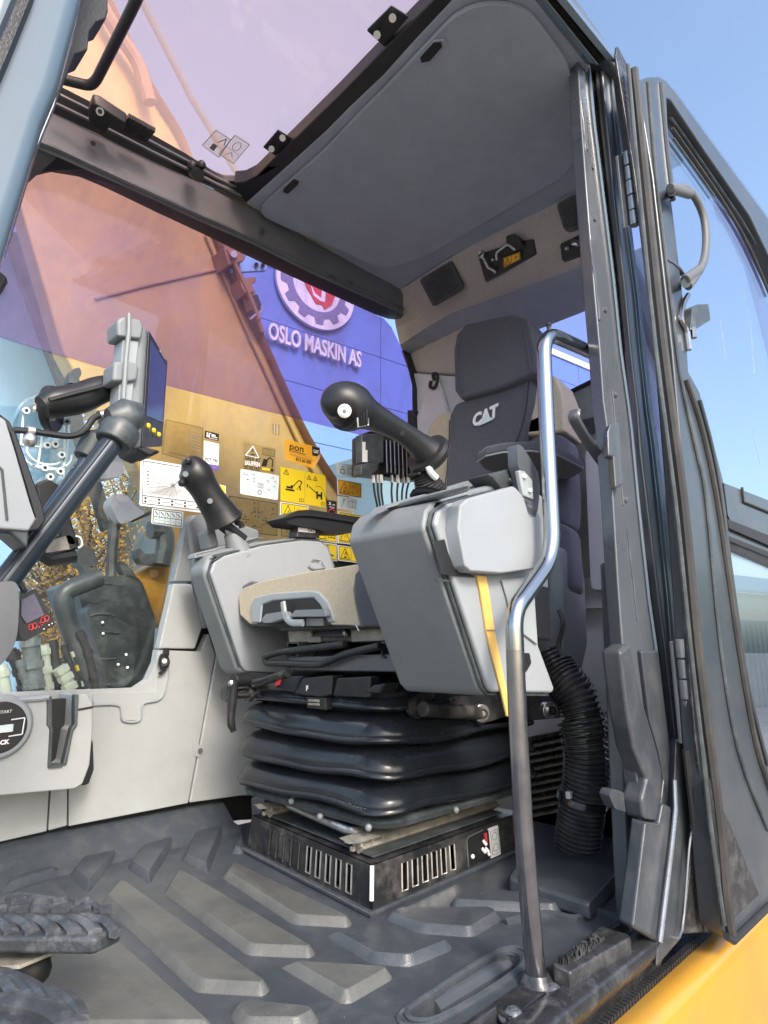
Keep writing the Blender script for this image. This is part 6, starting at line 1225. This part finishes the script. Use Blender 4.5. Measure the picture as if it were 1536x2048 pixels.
q = MB(); q.loft([UU([(641, 907), (632, 914), (624, 937)], off(W, .004)), UU([(642, 905), (639, 918), (629, 934)], off(W, .016)), UU([(640, 910), (641, 914), (632, 930)], off(W, .022))]); obj('curled_corner', q, M['strap'], L.o)
L = Lab([(561, 933), (651, 951), (651, 1015), (561, 1001)], W, 'window_sticker', 'big yellow safety distance sticker with two excavator pictograms', 'signal', rnd=.001)
L.line([(.52, .02), (.52, .98)], .0005, 'brown'); L.warn(.06, .80, .11, .15); L.warn(.57, .78, .09, .13); L.warn(.71, .78, .09, .13)
L.machine(.1, .33, .38, .36); L.man(.42, .38, .10); L.line([(.34, .42), (.38, .42)], .001); L.man(.58, .52, .1); L.line([(.62, .56), (.78, .40)], .0014)
L.poly([(.78, .22), (.82, .22), (.82, .46), (.78, .46)]); L.poly([(.88, .22), (.92, .22), (.92, .46), (.88, .46)]); L.poly([(.8, .3), (.9, .3), (.9, .38), (.8, .38)])
L.line([(.83 + .15 * math.cos(R(a)), .34 + .28 * math.sin(R(a))) for a in range(0, 121, 15)], .0006); L.book(.40, .06, .09, .09); L.book(.89, .05, .08, .09); L.done()
for cs, lab, kind, mt in (([(560, 1003), (617, 1012), (615, 1044), (560, 1037)], 'yellow warning sticker cut by the far end of the armrest pad', 'w', 'signal'),
        ([(674, 957), (723, 967), (723, 997), (675, 989)], 'amber warning sticker below the upper white manual sticker', 'w', 'orange'),
        ([(676, 1022), (726, 1031), (726, 1055), (676, 1048)], 'yellow warning sticker mostly hidden above the right end of the armrest', 'w', 'signal'),
        ([(630, 1050), (674, 1056), (674, 1087), (632, 1080)], 'yellow read manual sticker just under the armrest', 'b', 'signal'),
        ([(675, 1050), (727, 1058), (727, 1092), (675, 1086)], 'yellow warning sticker with bucket arrow under the armrest at right', 'a', 'signal'),
        ([(640, 1084), (674, 1089), (674, 1123), (642, 1117)], 'yellow seat belt sticker with black seated figure', 'm', 'signal'),
        ([(675, 1090), (727, 1097), (727, 1127), (676, 1121)], 'lowest yellow warning sticker with a folded boom pictogram', 'x', 'signal')):
    L = Lab(cs, W, 'window_sticker', lab, 'white', rnd=.002)
    L.rect(.035, .05, .965, .95, mt, .0008); L.line([(.05, .07), (.95, .07), (.95, .93), (.05, .93), (.05, .07)], .0007); L.line([(.5, .07), (.5, .93)], .0006)
    if kind in 'waxb': L.line([(.09, .16), (.45, .16), (.27, .84), (.09, .16)], .0012)
    if kind == 'w': L.poly([(.22, .24), (.34, .24), (.32, .32), (.24, .32)]); L.line([(.25, .34), (.29, .56), (.31, .38)], .0008); L.line([(.58, .7), (.7, .7), (.7, .6), (.58, .6), (.58, .7)], .0006, 'brown'); L.book(.58, .2, .1, .12, 'brown'); L.rect(.8, .35, .83, .42)
    if kind == 'b': L.book(.58, .28, .3, .44, 'ink', .0012)
    if kind == 'a': L.line([(.24, .36), (.3, .5), (.32, .34)], .0008); L.line([(.58, .38), (.66, .22), (.74, .22), (.74, .40)], .001); L.line([(.7, .5), (.8, .66), (.86, .6)], .001); L.line([(.9, .2), (.9, .85)], .001)
    if kind == 'x': L.poly([(.2, .22), (.36, .24), (.3, .34), (.24, .32)]); L.line([(.24, .38), (.3, .62), (.33, .40)], .0014); L.poly([(.62, .36), (.70, .36), (.66, .5)]); L.line([(.66, .46), (.72, .82), (.82, .62), (.84, .42)], .0016); L.rect(.76, .18, .88, .28)
    if kind == 'm': L.man(.4, .42, .48); L.poly([(.26, .42), (.5, .46), (.8, .30), (.78, .24), (.5, .32), (.36, .2), (.3, .22)], 'ink')
    L.done()
for cs, lab, kk in (([(673, 924), (714, 932), (713, 957), (674, 950)], 'upper white sticker with hook and manual pictograms', 0), ([(675, 991), (714, 998), (714, 1023), (675, 1017)], 'lower white sticker with spanner and manual pictograms', 1)):
    L = Lab(cs, W, 'window_sticker', lab, 'pale', rnd=.003); L.frame(.03, .0012, 'white'); L.line([(.5, .06), (.5, .94)], .0007, 'grey_ink')
    if kk == 0: L.line([(.17, .22), (.38, .22), (.38, .5), (.17, .5), (.17, .22)], .001); L.line([(.2, .52), (.27, .78), (.35, .52)], .0008)
    else: L.line([(.18, .2), (.3, .62), (.36, .8), (.28, .78), (.3, .62)], .0012, 'grey_ink')
    L.book(.57, .25, .34, .5, 'grey_ink', .001); L.done()
L = Lab([(654, 1000), (673, 1003), (673, 1028), (654, 1025)], W, 'window_sticker', 'small black Xsite sticker with a red ring next to the white stickers', 'ink', rnd=.001)
L.text('X', .28, .74, .014, 'white', bold=.0006); L.text('site', .68, .70, .008, 'white', bold=.0002); L.line([(.2, .5), (.8, .48)], .0007, 'white'); L.line([(.25, .42), (.75, .4)], .0005, 'white'); L.line([(.5 + .36 * math.cos(R(a)), .08 + .24 * math.sin(R(a))) for a in range(0, 361, 30)], .0014, 'red'); L.done()
L = Lab([(561, 1048), (590, 1051), (590, 1075), (561, 1073)], W, 'window_sticker', 'small clear outlined film left of the armrest bracket', 'clear_film', rnd=.001); L.frame(.04, .0007); L.line([(.4, .8), (.4, .4), (.6, .3), (.75, .35), (.75, .8)], .0008); L.done()
L = Lab([(434, 968), (451, 972), (451, 990), (440, 986)], W, 'window_sticker', 'small yellow tab peeking out behind the far joystick', 'signal', rnd=.001); L.frame(.05, .0009, 'white'); L.done()
L = Lab([(544, 846), (560, 850), (559, 872), (544, 868)], W, 'window_sticker', 'tiny pale bar code film above the orange service sticker', 'clear_film', rnd=.0005)
for k in range(5): L.line([(.12 + .17 * k, .06), (.12 + .17 * k, .94)], .0008, 'white' if k % 2 else 'grey_ink')
L.done()
HG = PZ(ZC + .044)
L = Lab([(432, 258), (463, 278), (438, 316), (403, 290)], HG, 'hatch_sticker', 'outlined clear sticker with small black square on the roof hatch glass', 'clear_film', rnd=.001); L.frame(.03, .0008, 'grey_ink'); L.rect(.35, .12, .6, .42, 'grey_ink'); L.line([(.5, .55), (.75, .9), (.85, .6)], .0012, 'grey_ink'); L.done()
L = Lab([(470, 268), (501, 288), (467, 328), (436, 308)], HG, 'hatch_sticker', 'outlined clear sticker with a head pictogram on the roof hatch glass', 'clear_film', rnd=.001); L.frame(.03, .0008, 'grey_ink'); L.line([(.5 + .2 * math.cos(R(a)), .65 + .18 * math.sin(R(a))) for a in range(0, 361, 30)], .0008, 'grey_ink'); L.line([(.02, .45), (.98, .42)], .0006, 'grey_ink'); L.line([(.3, .15), (.5, .36), (.7, .2)], .0008, 'grey_ink'); L.done()
LL = (U((1020, 520), off(LNR, .006)), LP_[1])
L = Lab([(1006, 516), (1040, 503), (1041, 519), (1008, 536)], off(LNR, .010), 'warning_label', 'small amber warning label on the overhead latch bracket', 'orange', rnd=.002); L.frame(.04, .0007); L.warn(.1, .16, .32, .7); L.line([(.5, .1), (.5, .9)], .0006); L.line([(.68, .3), (.76, .7), (.8, .4)], .001); L.done()
SV = PX(1.436)
L = Lab([(1064, 1092), (1095, 1102), (1096, 1206), (1062, 1200)], SV, 'service_card', 'white service card with yellow header half hidden by the grab rail', 'white', cat='card', rnd=.001)
L.rect(.03, .86, .66, .985, 'signal', .0008); L.rect(.72, .86, .95, .985, 'ink'); L.text('SERVICE', .34, .92, .010, 'ink', bold=.0002, sx=.7)
L.line([(.1, .8), (.9, .78)], .0008, 'grey_ink'); L.line([(.25, .74), (.7, .73)], .0008, 'grey_ink'); L.text('2000', .3, .64, .020, 'ink', bold=.0004, sx=.9); L.text('09.24', .62, .52, .018, 'ink', bold=.0003); L.line([(.08, .46), (.4, .45)], .0006, 'grey_ink'); L.line([(.5, .4), (.8, .42)], .0012); L.line([(.1, .2), (.9, .2)], .0006, 'grey_ink'); L.rect(.6, .05, .8, .12); L.done()

# ------------------------------------------------------------------ open door, folded back along the side of the machine
dd = Vector((.9952, -.0976, 0)); dn = Vector((-.0976, -.9952, 0)); DP = (Vector((1.2, .425, 0)), dn)
dr = thing('cab_door', 'open glazed cab door folded back along the machine, grab handle on its inside', 'door', (1.2, .42, 0))
outl = [(1276, 168), (1282, 158), (1296, 153), (1318, 152), (1332, 160), (1350, 182), (1536, 436), (1680, 640), (1680, 1705), (1536, 1812), (1466, 1880), (1452, 1872), (1444, 1850), (1408, 1480), (1372, 1000), (1345, 700), (1306, 352)]
h1 = [(1334, 196), (1342, 200), (1400, 288), (1500, 432), (1532, 500), (1600, 640), (1640, 720), (1640, 1048), (1536, 1000), (1449, 966), (1424, 870), (1401, 788), (1378, 746), (1372, 640), (1352, 470), (1341, 380)]
h2 = [(1460, 1084), (1536, 1118), (1640, 1165), (1640, 1660), (1560, 1600), (1530, 1500), (1500, 1370), (1476, 1200)]
q = MB(); q.prism(UU(outl, DP), -dn * .04, holes=[UU(h1, DP), UU(h2, DP)]); obj('door_frame', q, M['doorpaint'], dr, .007, seg=3)
q = MB(); q.prism(UU([(1324, 180), (1348, 176), (1550, 450), (1660, 640), (1660, 1070), (1440, 975), (1390, 786), (1362, 746), (1330, 380)], off(DP, -.022)), -dn * .005); obj('upper_pane', q, M['door_pane'], dr)
q = MB(); q.prism(UU([(1450, 1076), (1660, 1160), (1660, 1680), (1550, 1610), (1520, 1500), (1466, 1200)], off(DP, -.022)), -dn * .005); obj('lower_pane', q, M['door_pane'], dr)
q = MB(); q.prism(UU([(1428, 400), (1440, 412), (1470, 440), (1510, 520), (1545, 640), (1580, 800), (1560, 800), (1520, 640), (1490, 530), (1455, 460), (1434, 430)], off(DP, -.030)), -dn * .004); obj('sliding_pane_edge', q, M['pane_film'], dr)
for pts, r_, mt in (([(1341, 218), (1400, 304), (1512, 466), (1560, 560), (1620, 720)], .004, 'seal'), ([(1342, 236), (1400, 318), (1504, 474), (1552, 570), (1610, 730)], .003, 'darkguard'), ([(1344, 256), (1396, 330), (1450, 410), (1496, 490), (1540, 590)], .004, 'seal'), ([(1346, 276), (1396, 346), (1428, 392)], .003, 'darkguard')):
    q = MB(); q.tube(smooth(UU(pts, off(DP, -.016)), 5), r_, 6); obj('glazing_track', q, M[mt], dr)
q = MB(); q.prism(UU([(1448, 966), (1536, 1000), (1680, 1056), (1680, 1150), (1536, 1084), (1462, 1044), (1456, 1030)], off(DP, .004)), -dn * .03); cb_ = obj('cross_rail', q, M['doorpaint'], dr, .004)
q = MB(); q.tube(UU([(1484, 975), (1487, 1004), (1536, 1024), (1640, 1066)], off(DP, .006)), .003, 6); obj('rail_groove', q, M['ink'], cb_)
q = MB(); q.prism(UU([(1455, 1038), (1536, 1070), (1680, 1130), (1680, 1152), (1536, 1090), (1458, 1056)], off(DP, .007)), -dn * .01); obj('rail_seal', q, M['rubber'], dr)
q = MB(); q.prism(UU([(1458, 1072), (1680, 1160), (1680, 1172), (1460, 1082)], off(DP, .005)), -dn * .01); obj('rail_seal', q, M['rubber'], dr)
# long weather seals and return flanges on the hinge side
def strip(nm, pts, r_, o, mt): q = MB(); q.tube(smooth(UU(pts, off(DP, o)), 4), r_, 8); return obj(nm, q, M[mt], dr)
strip('edge_seal', [(1268, 140), (1290, 350), (1326, 690), (1366, 1000), (1394, 1290), (1418, 1484), (1440, 1660), (1452, 1800), (1462, 1868)], .0095, .004, 'seal')
strip('edge_bead', [(1256, 130), (1276, 350), (1310, 690), (1350, 1000), (1380, 1290), (1402, 1484), (1424, 1680), (1448, 1850)], .0045, .002, 'darkguard')
strip('frame_crease', [(1296, 165), (1312, 352), (1346, 640), (1362, 760), (1392, 900), (1412, 1000), (1440, 1290), (1476, 1500), (1536, 1660)], .004, .002, 'darkguard')
strip('frame_rib', [(1322, 168), (1334, 300), (1346, 400)], .006, .001, 'doorpaint')
strip('frame_rib', [(1372, 760), (1404, 860), (1430, 980), (1452, 1120), (1484, 1340), (1520, 1520), (1580, 1680)], .0065, .002, 'seal')
strip('inner_seal', [(1400, 800), (1426, 900), (1446, 1010), (1466, 1180), (1496, 1370), (1536, 1530)], .004, .003, 'doorpaint')
q = MB(); q.prism(UU([(1232, 112), (1234, 92), (1238, 96), (1256, 130), (1278, 150), (1290, 350), (1340, 800), (1380, 1170), (1366, 1170), (1326, 800), (1270, 350), (1246, 200)], off(DP, -.012)), -dn * .006); obj('hinge_flange', q, M['sill'], dr, .002)
q = MB(); q.prism(UU([(1366, 1170), (1380, 1170), (1440, 1700), (1450, 1860), (1446, 1868), (1420, 1700), (1392, 1480)], off(DP, -.012)), -dn * .006); obj('hinge_flange', q, M['sill'], dr, .002)
q = MB(); q.prism(UU([(1412, 1560), (1424, 1556), (1520, 1790), (1466, 1840), (1452, 1836), (1432, 1700)], off(DP, .003)), -dn * .01); obj('lower_gusset', q, M['sill'], dr, .004)
q = MB(); q.tube(UU([(1452, 1872), (1466, 1882), (1536, 1814), (1640, 1730)], off(DP, .004)), .006, 8); obj('bottom_seal', q, M['rubber'], dr)
# grab handle and latch on the door
HP_ = off(DP, .03)
q = MB(); q.tube(smooth(UU([(1348, 382), (1366, 376), (1388, 392), (1406, 430), (1412, 475), (1408, 520), (1394, 548), (1376, 572)], HP_), 6), [(.0095, .008)] * 43, 14); hd = obj('grab_handle', q, M['beam'], dr, smooth_a=60)
for a, b in ((((1340, 376)), ((1380, 388))), ((((1370, 560))), ((1398, 540)))):
    q = MB(); q.tube(UU([a, b], HP_), [(.0115, .010)] * 2, 12); obj('handle_end', q, M['beam'], hd, .003)
for b in ((1344, 382), (1372, 566)): q = MB(); q.cyl(U(b, HP_), U(b, DP), .010, 12); obj('handle_post', q, M['mid'], hd)
q = MB(); q.prism(rpoly(UU([(1340, 412), (1326, 416), (1324, 440), (1336, 520), (1350, 528), (1372, 550), (1366, 540), (1350, 520), (1344, 440)], off(DP, .002)), .006), -dn * .01); obj('handle_recess', q, M['doorpaint'], dr, .003)
q = MB(); q.tube(smooth(UU([(1376, 590), (1366, 610), (1362, 640), (1372, 660), (1378, 700)], off(DP, .004)), 4), .006, 8); obj('worn_edge', q, M['worn'], dr)
q = MB(); q.prism(rpoly(UU([(1384, 616), (1394, 609), (1417, 608), (1421, 640), (1392, 658), (1380, 660)], off(DP, .012)), .003), -dn * .03); lt_ = obj('window_latch', q, M['darkguard'], dr, .004)
q = MB(); q.tube(UU([(1386, 656), (1388, 676)], off(DP, .012)), .006, 8); obj('latch_pin', q, M['worn'], lt_)
for pts in ([(1480, 560), (1500, 640), (1510, 760)], [(1440, 640), (1452, 720)], [(1500, 840), (1520, 930)]):
    q = MB(); q.tube(UU(pts, off(DP, -.0215)), .0008, 4); obj('dried_run', q, M['clear_film'], dr)
# what the door glass mirrors: teal container and pale shed across the yard
ct = thing('shipping_container', 'teal shipping container standing across the yard', 'container', (16, -9, -1.25))
q = MB()
for k in range(40): x = 10 + .3 * k; q.box((x, -9, .05), (.15, .06, 2.5)); 
q.box((16, -9.7, .05), (12.2, 1.3, 2.6)); obj('body', q, mat('teal_container_paint', (.05, .22, .24), .5), ct)
shd = thing('pale_shed', 'pale cream storage shed across the yard behind the container', 'shed', (24, -16, -1.25))
q = MB(); q.box((24, -16, .9), (30, 4, 4.3)); obj('wall', q, mat('cream_shed_wall', (.62, .56, .42), .6), shd)
q = MB(); q.prism([Vector(p) for p in ((9, -13.6, 3.0), (39, -13.6, 3.0), (39, -16, 4.2), (9, -16, 4.2))], (0, 0, .1)); obj('roof', q, M['slate'], shd)
for o in bpy.data.objects:
    if o.type == 'EMPTY' and o.parent is None: o.empty_display_size = .05
